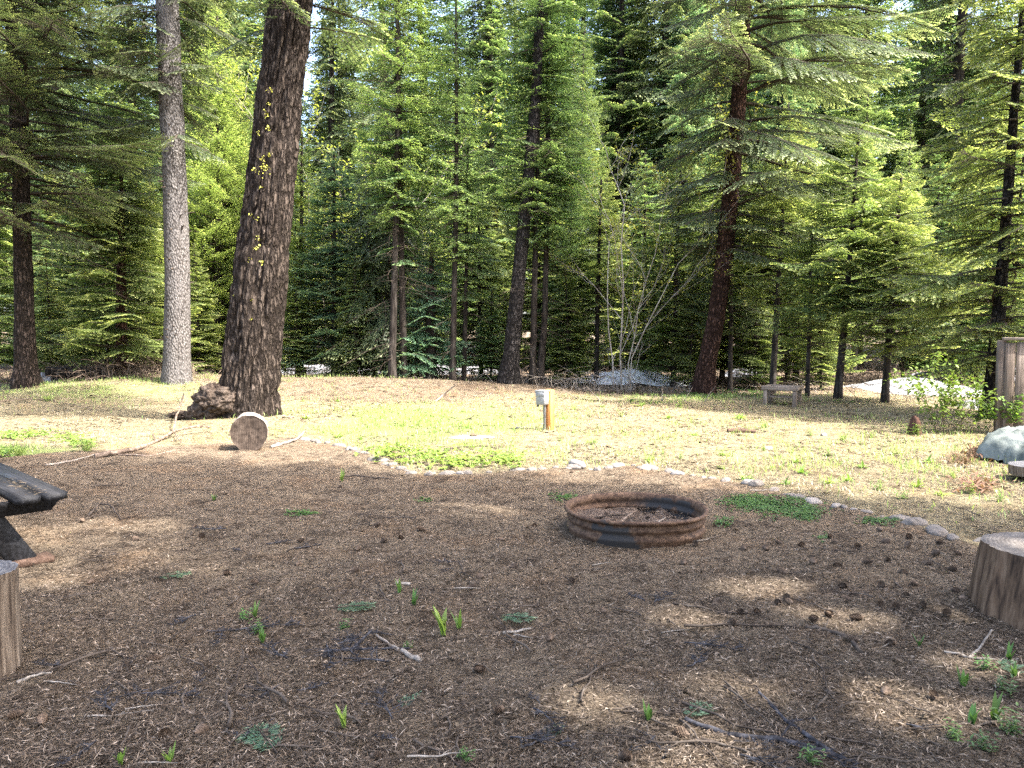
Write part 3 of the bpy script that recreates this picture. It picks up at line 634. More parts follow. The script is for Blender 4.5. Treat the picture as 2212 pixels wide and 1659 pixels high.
# trees one can make out: (kind, px, distance, scale, label)
for kind, px, Yd, s, label in [
    ('tallD', 1052, 33, 1.0, 'dark spruce towering behind the slender pointed larch'),
    ('tallD', 1420, 36, 1.05, 'dark spruce filling the upper picture left of the big reddish fir'),
    ('tallD', 2040, 33, 1.05, 'dark spruce high behind the layered firs on the right'),
    ('tallG', 1330, 38, 1.1, 'tall green fir behind the pale twiggy shrub'),
    ('tallG', 930, 36, 1.05, 'tall green fir behind the two left centre larches'),
    ('tallB', 722, 68, 1.05, 'tall blue green spruce right of the bright gap in the sky'),
    ('tallG', 300, 35, 1.05, 'tall green fir behind the bright layered fir'),
    ('tallG', 470, 33, .95, 'tall green fir seen between the pale trunk and the furrowed trunk'),
    ('tallD', 150, 36, 1.0, 'dark spruce behind the wide drooping fir on the left'),
    ('tallG', 1850, 36, 1.05, 'tall green fir behind the big reddish fir on its right'),
    ('mid', 1455, 22.5, .85, 'young fir with thin stem between the pale shrub and the big reddish trunk'),
    ('midG', 1230, 24, .75, 'young spruce low behind the brush tangle'),
    ('midG', 1040, 24.5, .8, 'young spruce seen between the slender larch and the leaning trunk'),
    ('mid', 580, 27, .8, 'young fir half hidden behind the furrowed trunk'),
    ('larch', 1000, 27, .95, 'slender larch behind the centre group'),
    ('larch', 1250, 26, .9, 'slender larch behind the tall larch right of centre'),
    ('larch', 800, 27, .85, 'slender larch behind the tallest larch on its left'),
    ('larch', 1950, 24, .62, 'pointed bright larch rising behind the yellow green firs on the right'),
    ('mid', 1640, 24, .8, 'young fir behind the bench, half hidden by nearer stems'),
    ('midG', 1390, 26, .95, 'young spruce behind the white stemmed shrub'),
    ('mid', 1770, 22, .7, 'young fir behind the two saplings right of the bench'),
    ('midG', 2180, 21, .9, 'young spruce behind the tall fir at the right edge'),
    ('midG', 150, 25, .6, 'young spruce in the shade left of the bright layered fir'),
    ('mid', 700, 27.5, .8, 'young fir far behind the blue green fir'), ('midG', 860, 26.5, .85, 'young spruce behind the two left centre trunks'), ('mid', 950, 28, .8, 'young bright fir deep behind the bushy blue green fir'),
    ('mid', 1080, 27, .8, 'young bright fir behind the leaning trunk'), ('midG', 1190, 27.5, .9, 'young spruce deep behind the tall larch right of centre'), ('mid', 1310, 28, .95, 'young fir deep behind the pale shrub on its left'),
    ('midG', 1500, 27, .95, 'young spruce deep behind the foot of the big reddish fir'), ('mid', 1560, 24.5, .95, 'young fir directly behind the big reddish trunk'), ('mid', 1720, 26, 1.0, 'young fir deep in the woods right of the big reddish fir'),
    ('midG', 2010, 24, .9, 'young spruce behind the snow patch on the right'), ('mid', 2110, 25, .9, 'young fir deep behind the tall fir at the right edge'),
    ('midG', 520, 26, 1.0, 'young spruce behind the vivid larch at left'), ('mid', 330, 27, .95, 'young fir deep behind the bright layered fir'), ('mid', 210, 24, .7, 'young fir just behind the brush heap'), ('midG', 90, 27, .9, 'young spruce deep behind the dark fir trunk'), ('larch', 560, 29, .9, 'slender larch behind the furrowed trunk'), ('larch', 380, 30, .95, 'slender larch behind the pale trunk'),
    ('mid', 640, 22.5, .42, 'small young fir just right of the furrowed trunk'), ('mid', 770, 22, .4, 'small bright fir at the left end of the needle mound'), ('midG', 1060, 22.2, .36, 'small spruce between the slender larch and the leaning trunk'),
    ('mid', 1225, 22, .42, 'small bright fir behind the brush tangle'), ('mid', 1490, 21.5, .4, 'small bright fir left of the big reddish trunk'), ('mid', 1630, 21.5, .4, 'small bright fir behind the left end of the bench'),
    ('mid', 1775, 20, .34, 'little fir between the saplings right of the bench'), ('mid', 430, 22, .42, 'small bright fir just right of the pale trunk'), ('mid', 110, 22.5, .42, 'small fir just right of the dark fir trunk'),
    ('tallG', 1490, 62, 1.5, 'very tall green fir far behind the big reddish fir on its left'), ('tallB', 1985, 60, 1.5, 'very tall blue green spruce high behind the young firs on the right'), ('tallG', 1250, 60, 1.45, 'very tall green fir between the centre larches and the pale shrub'), ('tallG', 1790, 58, 1.5, 'very tall green fir far behind the boughs of the big reddish fir'),
    ('tallG', 512, 56, 1.45, 'very tall green fir far behind, between the pale and the furrowed trunk'),
    ('mid', 390, 24, .75, 'young yellow green fir behind the foot of the pale trunk')]:
    if Yd > 26 : Yd = (36.5 + (Yd - 26)*.35) if Yd < 50 else Yd; s *= 1.12
    p = U(px, 800, Yd); plant_tree(kind, p.x, Yd, s, label, 'forest trees behind the clearing')
# far wall of forest
spots = []
for row, (Y0, Y1, n) in enumerate([(23.5, 26.5, 9), (37, 42, 30), (43, 52, 34), (53, 68, 42)]):
    for i_ in range(n):
        for _ in range(20):
            y = rnd.uniform(Y0, Y1); x = (-.78 + 1.56*(i_ + rnd.random())/n)*y
            if all(math.hypot(x-a, y-b) > 2.0 for a, b in spots):
                # keep three small gaps of sky
                pxx = 1106 + x/y*F
                if any(abs(pxx-c) < wd for c, wd in ((700, 11), (985, 9))) : continue
                spots.append((x, y)); break
def far_place(x, y):
    p = 1106 + x/y*F
    for lim, tx in ((340, 'left of the pale trunk'), (560, 'between the pale trunk and the furrowed trunk'), (830, 'between the furrowed trunk and the tallest larch'), (1090, 'behind the centre larches'), (1300, 'behind the dark leaning trunk'), (1520, 'behind the pale bare shrub'), (1800, 'behind the big reddish fir'), (2050, 'behind the young firs by the snow')):
        if p < lim: return tx
    return 'above the fence at right'
for x, y in spots:
    k = rnd.choices(['tallG', 'tallD', 'tallB', 'larch', 'midG', 'mid'], [0, 0, 0, 1, 2, 3] if y < 34 else [2, .6, 1.5, 2, 2, 3] if y < 42.5 else [4, 1.4, 3, 2, 0, 0])[0]
    plant_tree(k, x, y, rnd.uniform(.85, 1.1)*(1 + max(0, y-38)*.016), {'tallG': 'tall green fir', 'tallD': 'tall dark drooping spruce', 'tallB': 'tall blue green spruce', 'larch': 'feathery light green larch', 'midG': 'low green spruce', 'mid': 'low yellow green fir'}[k] + ' in the far forest ' + far_place(x, y), 'far conifers behind the clearing')
# forest that goes on out of the picture, right of and behind the camera: it shades the fire pit
BD = Vector((SD.x, SD.y)).normalized()
EP = [(4.2, 6.45), (-5, 8.95)]
def bline(x): return 6.45 + (x-4.2)*(BD.y/BD.x)
for x, off, s in [(8.2, 2.9, .92), (12.5, 3.0, .98), (17.0, 3.1, 1.0), (21.5, 3.3, 1.05), (14.5, 5.3, .9), (6.2, 6.9, .8), (11.8, 7.1, .95), (18, 7.4, 1.0), (25, 7, 1.05), (4.5, 11.6, .85), (-4, 19, .9), (11, 17, 1.0)]:
    plant_tree('shade', x, bline(x) - off + .35, s, 'dense fir shading the campsite from outside the view', 'firs around the campsite')
for x, y, s in [(13.2, 9.6, .55), (18.5, 17.5, .45), (26, 30, .8), (-16, 12, .8), (-19, 17, .9), (-13.5, 7.5, .8)]:
    plant_tree('shade' if s > .7 else 'tallG', x, y, s, 'fir standing beside the clearing just outside the view', 'firs around the campsite')

# gaps cut into the shading crowns along sun rays, to put sun patches on chosen spots
sdv = np.array(SD)
spots_px = [(975,1096,.2),(1050,1104,.24),(1010,1112,.18),(1140,1126,.22),(1600,1272,.12),(1645,1268,.15),(1695,1262,.12),(1750,1328,.12),(1800,1336,.14),(1850,1335,.1),(2090,1325,.12),(2075,1300,.1),(1490,1332,.12),
    (1925,1500,.14),(1965,1545,.16),(2060,1530,.12),(1560,1500,.12),(1290,1525,.13),(200,1131,.12),(260,1139,.16),(330,1134,.14),(110,1252,.1),(1520,1598,.1),(2110,1440,.1),(1480,1660,.12),(640,1075,.2),(2160,1180,.15)]
gp = np.array([tuple(G(a, b)) for a, b, _ in spots_px]); gr = np.array([c for *_, c in spots_px])
bpy.context.view_layer.update()
for o in list(COL.objects):
    if not (o.name.startswith('crown') and o.parent and o.parent.get('group') == 'firs around the campsite'): continue
    M_ = np.array(o.matrix_world); me = o.data; nv = len(me.vertices); co = np.empty(nv*3, np.float32); me.vertices.foreach_get('co', co); co = co.reshape(-1, 3)
    Wc = co @ M_[:3, :3].T + M_[:3, 3]; kill = np.zeros(nv, bool)
    for g_, r0_ in zip(gp, gr):
        d_ = Wc - g_; al = d_ @ sdv; dist = np.linalg.norm(d_ - al[:, None]*sdv, axis=1); kill |= dist < (r0_*.55 + .08)*(1 + .35*vnoise(al*2.1, g_[0]*3, 0, 5))
    if kill.sum() < 4: continue
    bm = bmesh.new(); nm = me.copy(); bm.from_mesh(nm); bm.verts.ensure_lookup_table(); bmesh.ops.delete(bm, geom=[bm.verts[i] for i in np.nonzero(kill)[0]], context='VERTS'); bm.to_mesh(nm); bm.free(); o.data = nm

# ------------------------------------------------------------------ fire ring
c0 = GZ(1373, 1101, .17); RC = Vector((c0.x, c0.y, Hf(c0.x, c0.y)))
ring = empty('fire_ring', RC, label='rusty round steel fire ring with rolled lip and soot stains on the needle bed', cat='fire ring')
RR = .52
prof = [(RR-.020,-.06),(RR-.020,.015),(RR-.006,.035),(RR-.006,.055),(RR-.026,.072),(RR-.026,.088),(RR-.006,.104),(RR-.004,.12),(RR-.018,.14),(RR-.014,.152),(RR+.006,.158),(RR+.016,.168),(RR+.016,.180),(RR+.006,.188),(RR-.008,.186),(RR-.018,.176),(RR-.026,.158),(RR-.030,.140),(RR-.016,.12),(RR-.018,.104),(RR-.038,.088),(RR-.038,.072),(RR-.018,.055),(RR-.018,.035),(RR-.032,.015),(RR-.032,-.06)]
k = 144; th = np.arange(k)*2*np.pi/k; pr = np.array(prof)
wob = 1 + .006*np.sin(th*2+1) + .003*np.sin(th*5)
V = np.stack([pr[:, 0][:, None]*wob*np.cos(th), pr[:, 0][:, None]*wob*np.sin(th), pr[:, 1][:, None] + .004*np.sin(th*3)[None] + 0*th], -1)
n = len(pr); i = np.arange(n-1)[:, None]*k; j = np.arange(k)[None]; q = np.stack([i+j, i+j*0+(j+1) % k, i+k+(j+1) % k, i+k+j], -1).reshape(-1, 4)
A = np.broadcast_to(th, (n, k)); ZZ = np.broadcast_to(pr[:, 1][:, None], (n, k))
wobn = fbm(np.cos(A)*6, np.sin(A)*6, ZZ*14, 4, 23)
outer_s = np.clip(1.15 - np.abs(A - R(250) + .35*wobn)/.42 - np.clip(ZZ - .10, 0, 1)*7 + .35*wobn, 0, 1)
inner_s = np.clip(1.1 - np.abs(A - R(50) + .4*wobn)/.8 - np.clip(ZZ - .12, 0, 1)*8 + .3*wobn, 0, 1)
inner = np.zeros((n, 1)); inner[16:] = 1
soot = np.where(inner > 0, inner_s, outer_s)
t3 = np.stack([soot, soot*0, soot*0], -1).reshape(-1, 3)
body = obj('ring_wall', mesh('ring_wall', V.reshape(-1, 3), [q], M_RUST, tint=t3, smooth=True), ring)
# bed of ash, litter and cones inside
rr_, tt = np.meshgrid(np.linspace(0, RR-.028, 22), np.linspace(0, 2*np.pi, 72), indexing='ij')
bx_, by_ = rr_*np.cos(tt), rr_*np.sin(tt)
V = np.stack([bx_, by_, .055 + .035*fbm(bx_*7, by_*7, 0, 3, 8) + .02*(bx_ < -.2)], -1).reshape(-1, 3); k = 72
i = np.arange(21)[:, None]*k; j = np.arange(71)[None]; q = np.stack([i+j, i+k+j, i+k+j+1, i+j+1], -1).reshape(-1, 4)
def ash_mat():
    m, t, b = mat('ash_litter', .97, .05); f = noise(t, coords(t), 55, 5, .75)
    colour(t, b, ramp(t, f, [(.3, (.02,.016,.013)), (.5, (.09,.065,.05)), (.7, (.28,.22,.17))])); bump(t, b, f, 1, .02); return m
obj('ash_bed', mesh('ash_bed', V, [q], ash_mat(), smooth=True), ring)

# ------------------------------------------------------------------ loose litter: needles, stuff
def scatter_blades(pos, L, Wd, lift, rng, zoff=.004):
    n = len(pos); az = rng.uniform(0, 2*np.pi, n); L = L*rng.uniform(.5, 1.4, n); Wd = Wd*rng.uniform(.6, 1.5, n)
    d = np.stack([np.cos(az), np.sin(az), rng.normal(0, lift, n)], -1); s = np.stack([-np.sin(az), np.cos(az), rng.normal(0, .5, n)], -1)
    bend = rng.normal(0, .12, n)[:, None]*s
    p0 = pos + np.array([0, 0, zoff]); m = p0 + d*L[:, None]*.5 + bend*L[:, None]; p2 = p0 + d*L[:, None]
    m[:, 2] = np.maximum(m[:, 2], p0[:, 2]); p2[:, 2] = np.maximum(p2[:, 2], p0[:, 2]-.002)
    return np.stack([p0, m + s*Wd[:, None]*.5, p2, m - s*Wd[:, None]*.5], 1)
def surf(x, y):
    nw = np.clip(1.4 - np.hypot(x, y-4)/14, 0, 1)
    return H(x, y) + nw*(.014*fbm(x*4, y*4, 0, 3, 2) + .006*fbm(x*17, y*17, 0, 2, 4))
def cam_pts(n, y0, y1, rng, pw=1.0, margin=.72):
    y = y0 + (y1-y0)*rng.random(n)**pw; x = rng.uniform(-margin, margin, n)*(y + .3); return x, y
def stuff(name, B, T, m, label, cat):
    nb = len(B); o = obj(name, mesh(name, B.reshape(-1, 3), [np.arange(nb*4).reshape(-1, 4)], m, tint=np.repeat(T, 4, axis=0)))
    return tag(o, label, cat, kind='stuff')
x, y = cam_pts(330000, 2.3, 9.2, rg, 1.5)
keep = ~((np.hypot(x-RC.x, y-RC.y) < RR+.02) & (np.hypot(x-RC.x, y-RC.y) > RR-.06)); keep &= fbm(x*1.3, y*1.3, 0, 3, 44) + rg.normal(0, .5, len(x)) > -.45
x, y = x[keep], y[keep]; z = surf(x, y); ins = np.hypot(x-RC.x, y-RC.y) < RR-.05; z = np.where(ins, RC.z + .07, z)
B = scatter_blades(np.stack([x, y, z], -1), .030, .0032, .28, rg)
T = np.stack([rg.random(len(B))**1.3, (rg.random(len(B)) < .16)*rg.random(len(B)), rg.random(len(B))], -1)
stuff('needle_litter', B, T, M_NEEDLE, 'dry brown needles scattered thickly over the shaded ground', 'needle litter')

x, y = cam_pts(9000, 2.3, 8.8, rg, 1.3); keep = (fbm(x*1.7, y*1.7, 0, 3, 144) + rg.normal(0, .35, len(x)) > .05) & (np.hypot(x-RC.x, y-RC.y) > RR+.03); x, y = x[keep], y[keep]
B = scatter_blades(np.stack([x, y, surf(x, y)], -1), .032, .012, .15, rg)
stuff('bark_chips', B, np.stack([rg.random(len(B))**3*.5, rg.random(len(B))*.04, rg.random(len(B))], -1), M_NEEDLE, 'dark bark chips and cone scales strewn through the shaded needles', 'bark chips')
# ------------------------------------------------------------------ leaves, grass, ground cover
def leaf_strip(base, az, L, Wd, lean, curl, rng, rows=4):
    """one folded leaf: rows of three points"""
    s = np.linspace(0, 1, rows); wv = Wd*np.sin(np.pi*np.clip(s*.86+.14, 0, 1))**.8*.5; wv[-1] = Wd*.03
    a = lean + curl*s; dh = np.concatenate([[0], np.cumsum(np.cos(a[1:]))])*L/(rows-1); dv = np.concatenate([[0], np.cumsum(np.sin(a[1:]))])*L/(rows-1)
    c = np.stack([base[0] + math.cos(az)*dh, base[1] + math.sin(az)*dh, base[2] + dv], -1); sd = np.array([-math.sin(az), math.cos(az), 0])
    up = np.array([0, 0, 1.0])*wv[:, None]*.35
    V = np.stack([c + sd*wv[:, None] + up, c, c - sd*wv[:, None] + up], 1).reshape(-1, 3); q = []
    for r in range(rows-1):
        for m_ in (0, 1): q.append((r*3+m_, r*3+m_+1, r*3+3+m_+1, r*3+3+m_))
    return V, np.array(q), s
def leaves(specs, mats, name, rng, stem=None):
    Vs, Q, Ts, n = [], [], [], 0
    for (b, az, L, Wd, lean, curl) in specs:
        V, q, s = leaf_strip(b, az, L, Wd, lean, curl, rng); Vs.append(V); Q.append(q+n); n += len(V)
        r = rng.random(); Ts.append(np.stack([np.full(len(V), r), np.repeat(s, 3)*.5*rng.random(), np.zeros(len(V))], -1))
    return mesh(name, np.concatenate(Vs), [np.concatenate(Q)], mats, tint=np.concatenate(Ts), smooth=True)
def blades(x, y, L, Wd, rng, lean=.5):
    n = len(x); z = surf(x, y); az = rng.uniform(0, 2*np.pi, n); L = L*rng.uniform(.5, 1.4, n); ln = rng.normal(0, lean, n)
    d = np.stack([np.cos(az)*np.sin(ln), np.sin(az)*np.sin(ln), np.cos(ln)], -1); s = np.stack([-np.sin(az), np.cos(az), az*0], -1)
    p0 = np.stack([x, y, z-.004], -1); w_ = Wd*rng.uniform(.7, 1.3, n)[:, None]
    m = p0 + d*L[:, None]*.55; p2 = p0 + d*L[:, None] + np.stack([d[:, 0], d[:, 1], -np.abs(d[:, 0])], -1)*L[:, None]*.25
    return np.stack([p0 - s*w_*.2, m + s*w_*.5, p2, m - s*w_*.5], 1)
def yard_mask(x, y): return (y > np.interp(x, ex[o_], ey[o_]) + .05) & (y < 21)
n = 160000; x, y = cam_pts(n, 8.2, 21, rg, 1.0); x2, y2 = cam_pts(30000, 6.0, 10, rg, 1.0); x = np.r_[x, x2]; y = np.r_[y, y2]
g1 = gauss(x, y, -1.5, 12.8, 2.0, 2.6)*1.4 + gauss(x, y, 3.5, 11.5, 5, 3.2)*.2 + gauss(x, y, -9.5, 18.5, 4.5, 2.0)*1.1 + gauss(x, y, 6, 8.2, 2.6, 1.6)*.35 + gauss(x, y, 4.4, 17.5, 2.5, 1.2)*.9 + gauss(x, y, -6.3, 9.6, 1.2, .5)
clump = np.clip(fbm(x*2.2, y*2.2, 0, 4, 61)*1.1 + .45, 0, 1)
keep = yard_mask(x, y) & (rg.random(len(x)) < g1*clump)
x, y = x[keep], y[keep]; B = blades(x, y, .085, .009, rg, .55)
T = np.stack([rg.random(len(B)), rg.random(len(B))*.8, rg.random(len(B))], -1)
stuff('grass', B, T, M_GRASS, 'thin yellow green spring grass over the sunlit clearing', 'grass')
x, y = cam_pts(36000, 7.0, 22, rg, 1.0); keep = yard_mask(x, y-.3) & (rg.random(len(x)) < np.clip(fbm(x*1.1, y*1.1, 0, 4, 91)*1.2+.35, 0, 1)); x, y = x[keep], y[keep]
B = scatter_blades(np.stack([x, y, surf(x, y)], -1), .10, .014, .12, rg)
stuff('bark_crumbs', B, np.stack([rg.random(len(B))**2.5, (rg.random(len(B)) < .1)*.5, rg.random(len(B))], -1), M_NEEDLE, 'brown bark crumbs and twig bits over the sunlit clearing', 'bark litter')
x, y = cam_pts(90000, 7.0, 21, rg, 1.0); keep = yard_mask(x, y) & (rg.random(len(x)) < np.clip(fbm(x*1.6, y*1.6, 0, 4, 77)+.35, 0, 1)); x, y = x[keep], y[keep]
B = blades(x, y, .05, .008, rg, 1.15); T = np.stack([rg.random(len(B)), rg.random(len(B))*.6, rg.random(len(B))], -1)
stuff('dry_grass', B, T, M_GRASSD, 'pale flattened dead grass and straw over the sunlit clearing', 'dry grass')

def leaf_cluster_specs(x, y, h, L, Wd, rng, per=3):
    sp = []
    for a, b in zip(x, y):
        z = float(surf(a, b)); hh = h*rng.uniform(.3, 1.2); az = rng.uniform(0, 6.28)
        for q_ in range(per): sp.append(((a, b, z + hh), az + q_*6.28/per + rng.normal(0, .3), L*rng.uniform(.6, 1.2), Wd*rng.uniform(.7, 1.2), rng.uniform(-.2, .6), -rng.uniform(.2, .9)))
    return sp
def pxpatch(pts, spread):                     # points round places given in picture units
    X_, Y_ = [], []
    for px, py, n_, sx_, sy_ in pts:
        for _ in range(n_):
            p = G(px + rg.normal(0, sx_), py + rg.normal(0, sy_)); X_.append(p.x); Y_.append(p.y)
    return X_, Y_
X_, Y_ = pxpatch([(850,985,50,30,9),(920,990,90,46,12),(985,1000,70,40,10),(1050,998,75,46,8),(1095,996,35,22,7),(835,972,30,26,7)], 0)
o = obj('ground_cover', leaves(leaf_cluster_specs(X_, Y_, .06, .058, .044, rg), M_LEAF, 'ground_cover', rg)); tag(o, 'bright green broad leaves in a low patch behind the stone border', 'ground cover', kind='stuff')
X_, Y_ = pxpatch([(30,947,60,30,4),(60,940,50,40,4),(150,950,50,22,6),(178,963,50,18,6),(10,985,25,14,5),(30,822,120,60,4),(180,808,260,80,6),(320,816,120,50,4),(60,806,90,40,3),(430,806,60,24,3)], 0)
o = obj('weeds', leaves(leaf_cluster_specs(X_, Y_, .07, .055, .036, rg), M_LEAF, 'weeds', rg)); tag(o, 'low leafy weeds in sun along the left side of the clearing', 'weeds', kind='stuff')
X_, Y_ = pxpatch([(1610,1082,400,26,7),(1680,1092,600,38,10),(1730,1105,400,28,7),(1640,1090,300,30,8),(1900,1128,120,24,4),(1745,1120,100,12,4),(650,1108,90,18,3),(1218,1073,110,16,4),(1560,1128,60,9,5),(1778,1160,30,6,4),(915,1078,30,12,2)], 0)
o = obj('clover', leaves(leaf_cluster_specs(X_, Y_, .012, .02, .014, rg), M_MOSS, 'clover', rg)); tag(o, 'mats of tiny green clover leaves beside the fire ring', 'clover', kind='stuff')
X_, Y_ = pxpatch([(1570,850,130,60,6),(1500,855,80,50,5),(1390,868,50,30,3),(1620,850,100,30,5),(1840,868,40,40,3)], 0)
o = obj('shade_weeds', leaves(leaf_cluster_specs(X_, Y_, .05, .06, .03, rg), M_MOSS, 'shade_weeds', rg)); tag(o, 'soft green growth at the foot of the big reddish fir', 'weeds', kind='stuff')

# clumps one can count
def clump_mesh(kind, rng):
    sp = []
    if kind == 'shoot':
        for q_ in range(7): sp.append(((rng.normal(0, .006), rng.normal(0, .006), 0), q_*1.1 + rng.normal(0, .3), rng.uniform(.12, .2)*(1 if q_ < 4 else .6), rng.uniform(.022, .034), rng.uniform(1.15, 1.5), rng.uniform(-.5, .0)))
    elif kind == 'rosette':
        for q_ in range(14): sp.append(((rng.normal(0, .02), rng.normal(0, .02), .0), rng.uniform(0, 6.28), rng.uniform(.08, .15), rng.uniform(.02, .035), rng.uniform(.5, 1.3), -rng.uniform(.3, 1.2)))
    elif kind == 'weed':
        for s_ in range(9):
            a, r = rng.uniform(0, 6.28), rng.uniform(0, .06); bx, by = r*math.cos(a), r*math.sin(a); hh = rng.uniform(.06, .16)
            for q_ in range(8): sp.append(((bx*(1+q_*.1), by*(1+q_*.1), hh*q_/8), q_*2.4 + s_, rng.uniform(.03, .05), .014, rng.uniform(.1, .8), -.5))
    elif kind == 'tuft':
        for q_ in range(70): sp.append(((rng.normal(0, .03), rng.normal(0, .03), 0), rng.uniform(0, 6.28), rng.uniform(.12, .26), .006, rng.uniform(.9, 1.5), -rng.uniform(.1, .9)))
    return leaves(sp, {'shoot': M_LEAF, 'rosette': M_LEAF, 'weed': M_LEAF, 'tuft': M_GRASS}[kind], 'leaf_clump', rng)
CL = {k_: [clump_mesh(k_, rg) for _ in range(3)] for k_ in ('shoot', 'rosette', 'weed', 'tuft')}
CLD = {}
for k_ in ('shoot', 'weed'):
    CLD[k_] = [m_.copy() for m_ in CL[k_]]
    for m_ in CLD[k_]: m_.materials[0] = M_MOSS
def clump(kind, px, py, s, name, label, group=None, cat='plant'):
    p = G(px, py); o = obj(name, (CLD if name == 'green_seedling' else CL)[kind][rnd.randrange(3)], loc=(p.x, p.y, float(surf(p.x, p.y))-.003), rz=rnd.uniform(0, 6.28), scale=s); return tag(o, label, cat, group)
clump('shoot', 955, 1370, 1.05, 'green_shoot', 'tall bright green leafy shoot standing alone in the brown needles')
clump('shoot', 991, 1355, .62, 'green_shoot', 'short green shoot just right of the tall leafy shoot')
clump('shoot', 741, 1574, .62, 'green_shoot', 'spreading green seedling near the bottom, left of the middle')
clump('shoot', 739, 1038, .75, 'green_shoot', 'single upright green leaf beside the dark curved stick')
clump('shoot', 262, 1658, .5, 'green_shoot', 'tiny green shoot cut by the bottom edge, left one')
clump('shoot', 368, 1650, .45, 'green_shoot', 'tiny rounded green shoot at the bottom edge, right of another')
clump('rosette', 729, 945, 1.0, 'yellow_green_plant', 'yellow green leafy plant in the sun right of the log round')
clump('rosette', 728, 868, .9, 'yellow_green_plant', 'small yellow green plant at the shadow edge of the mound')
clump('rosette', 660, 905, .9, 'leafy_plant', 'small green plant at the right foot of the leaning fir')
clump('rosette', 655, 868, .7, 'leafy_plant', 'small pale green plant just right of the furrowed trunk')
clump('tuft', 188, 975, .8, 'grass_tuft', 'dark green grass tuft beside the end of the fallen branch', cat='grass tuft')
clump('tuft', 105, 862, .9, 'grass_tuft', 'olive grass tuft at the edge of the shade on the left', cat='grass tuft')
clump('tuft', 40, 985, .7, 'grass_tuft', 'thin grass tuft among the weeds at the left edge', cat='grass tuft')
clump('rosette', 1600, 905, 1.3, 'leafy_plant', 'fresh green leafy clump in the clearing below the small bench')
clump('rosette', 1608, 1038, 1.0, 'leafy_plant', 'dark green leafy clump on the stone border right of the fire ring')
clump('rosette', 1385, 878, 1.4, 'leafy_plant', 'bright green clump at the edge of the brush tangle')
clump('weed', 1470, 882, 1.3, 'leafy_plant', 'pale green clump between the brush tangle and the big reddish fir')
clump('weed', 1975, 940, 1.4, 'yellow_weed', 'tall yellow green weed just left of the broken snag')
for px, py, s in [(1300,880,.9),(960,900,.9),(1000,890,.8),(870,920,.8),(1060,880,.9),(1280,960,.8),(1210,950,.7),(1400,1000,.8),(1560,1015,.8),(1700,1050,.9),(1950,1075,.9),(2030,1070,1),(1340,900,.9),(1445,905,1.1),(1240,885,.8),(1500,940,1),(1650,925,.9),(1430,950,.8),(1750,940,1.1),(1820,950,.9),(1880,945,1.0),(1560,985,.9),(1720,1000,1.0),(1790,985,1.1),(1860,1010,1.0),(1930,985,1.0),(2010,1000,1.1),(2060,1030,1),(1980,1050,1),(2100,1065,1.1),(1900,1060,.9),(1290,925,.7),(1350,940,.7),(1220,905,.8),(1650,975,.8),(1470,990,.8),(2160,1085,1.0),(1830,1040,.9),(1730,1025,1.1),(1790,1045,1.0),(930,905,.9),(820,905,.9),(1080,905,.9),(780,950,.8),(700,935,.6),(1140,900,.7),(1010,925,.9)]:
    clump(rnd.choice(['weed', 'weed', 'tuft', 'rosette']), px, py, s*.8, 'weed_clump', 'small yellow green weed growing in the sunlit straw of the clearing', 'weeds dotted over the clearing')
for px, py, s in [(2080,1480,.9),(2130,1450,.8),(2165,1500,.9),(2190,1470,.7),(2150,1560,1.0),(2100,1570,.9),(2195,1590,1.1),(2120,1620,.9),(2060,1600,.8),(1985,1395,.6),(2180,1430,.8)]:
    clump(rnd.choice(['weed', 'shoot']), px, py, s*.62, 'green_seedling', 'slender green seedling in the patch at the bottom right corner', 'seedlings at the bottom right')
for px, py, s in [(560,1370,.5),(524,1338,.5),(552,1335,.5),(895,1310,.5),(862,1283,.5),(567,1388,.5),(740,1360,.4),(463,1082,.5),(880,1395,.3),(1400,1560,.5),(1005,1640,.4),(1750,1655,.5)]:
    clump(rnd.choice(['weed', 'shoot']), px, py, s, 'green_seedling', 'tiny green seedling poking through the brown needles', 'tiny seedlings in the needle bed')
clump('weed', 1357, 1092, .45, 'dry_seedling', 'thin sprouting stem growing inside the fire ring')

# ------------------------------------------------------------------ border stones
def stone_mesh(seed, m):
    d = 1 + .22*fbm(sx*1.3, sy*1.3, sz*1.3, 3, seed); n, k = sx.shape; s_ = slice(None, None, 3)
    D = d[s_, s_]; V = np.stack([sx[s_, s_]*D, sy[s_, s_]*D*.75, sz[s_, s_]*D*.55], -1); n, k = V.shape[:2]
    i = np.arange(n-1)[:, None]*k; j = np.arange(k-1)[None]; q = np.stack([i+j, i+k+j, i+k+j+1, i+j+1], -1).reshape(-1, 4)
    return mesh('border_stone', V.reshape(-1, 3), [q], m, smooth=True)
STM = [stone_mesh(s, M_STONE) for s in range(5)] + [stone_mesh(9, M_STONE_P)]
seg = np.hypot(*np.diff(EDGE, axis=0).T); cum = np.concatenate([[0], np.cumsum(seg)]); d = .1
def put_stone(px_or_xy, s, me, label, group=None, name='border_stone', rz=None):
    x, y = px_or_xy; o = obj(name, me, loc=(x, y, float(surf(x, y)) - s*rnd.uniform(-.12, .14)), rz=rnd.uniform(0, 3.1) if rz is None else rz, scale=(s, s*rnd.uniform(.8, 1.1), s*rnd.uniform(.75, 1.1))); return tag(o, label, 'stone', group)
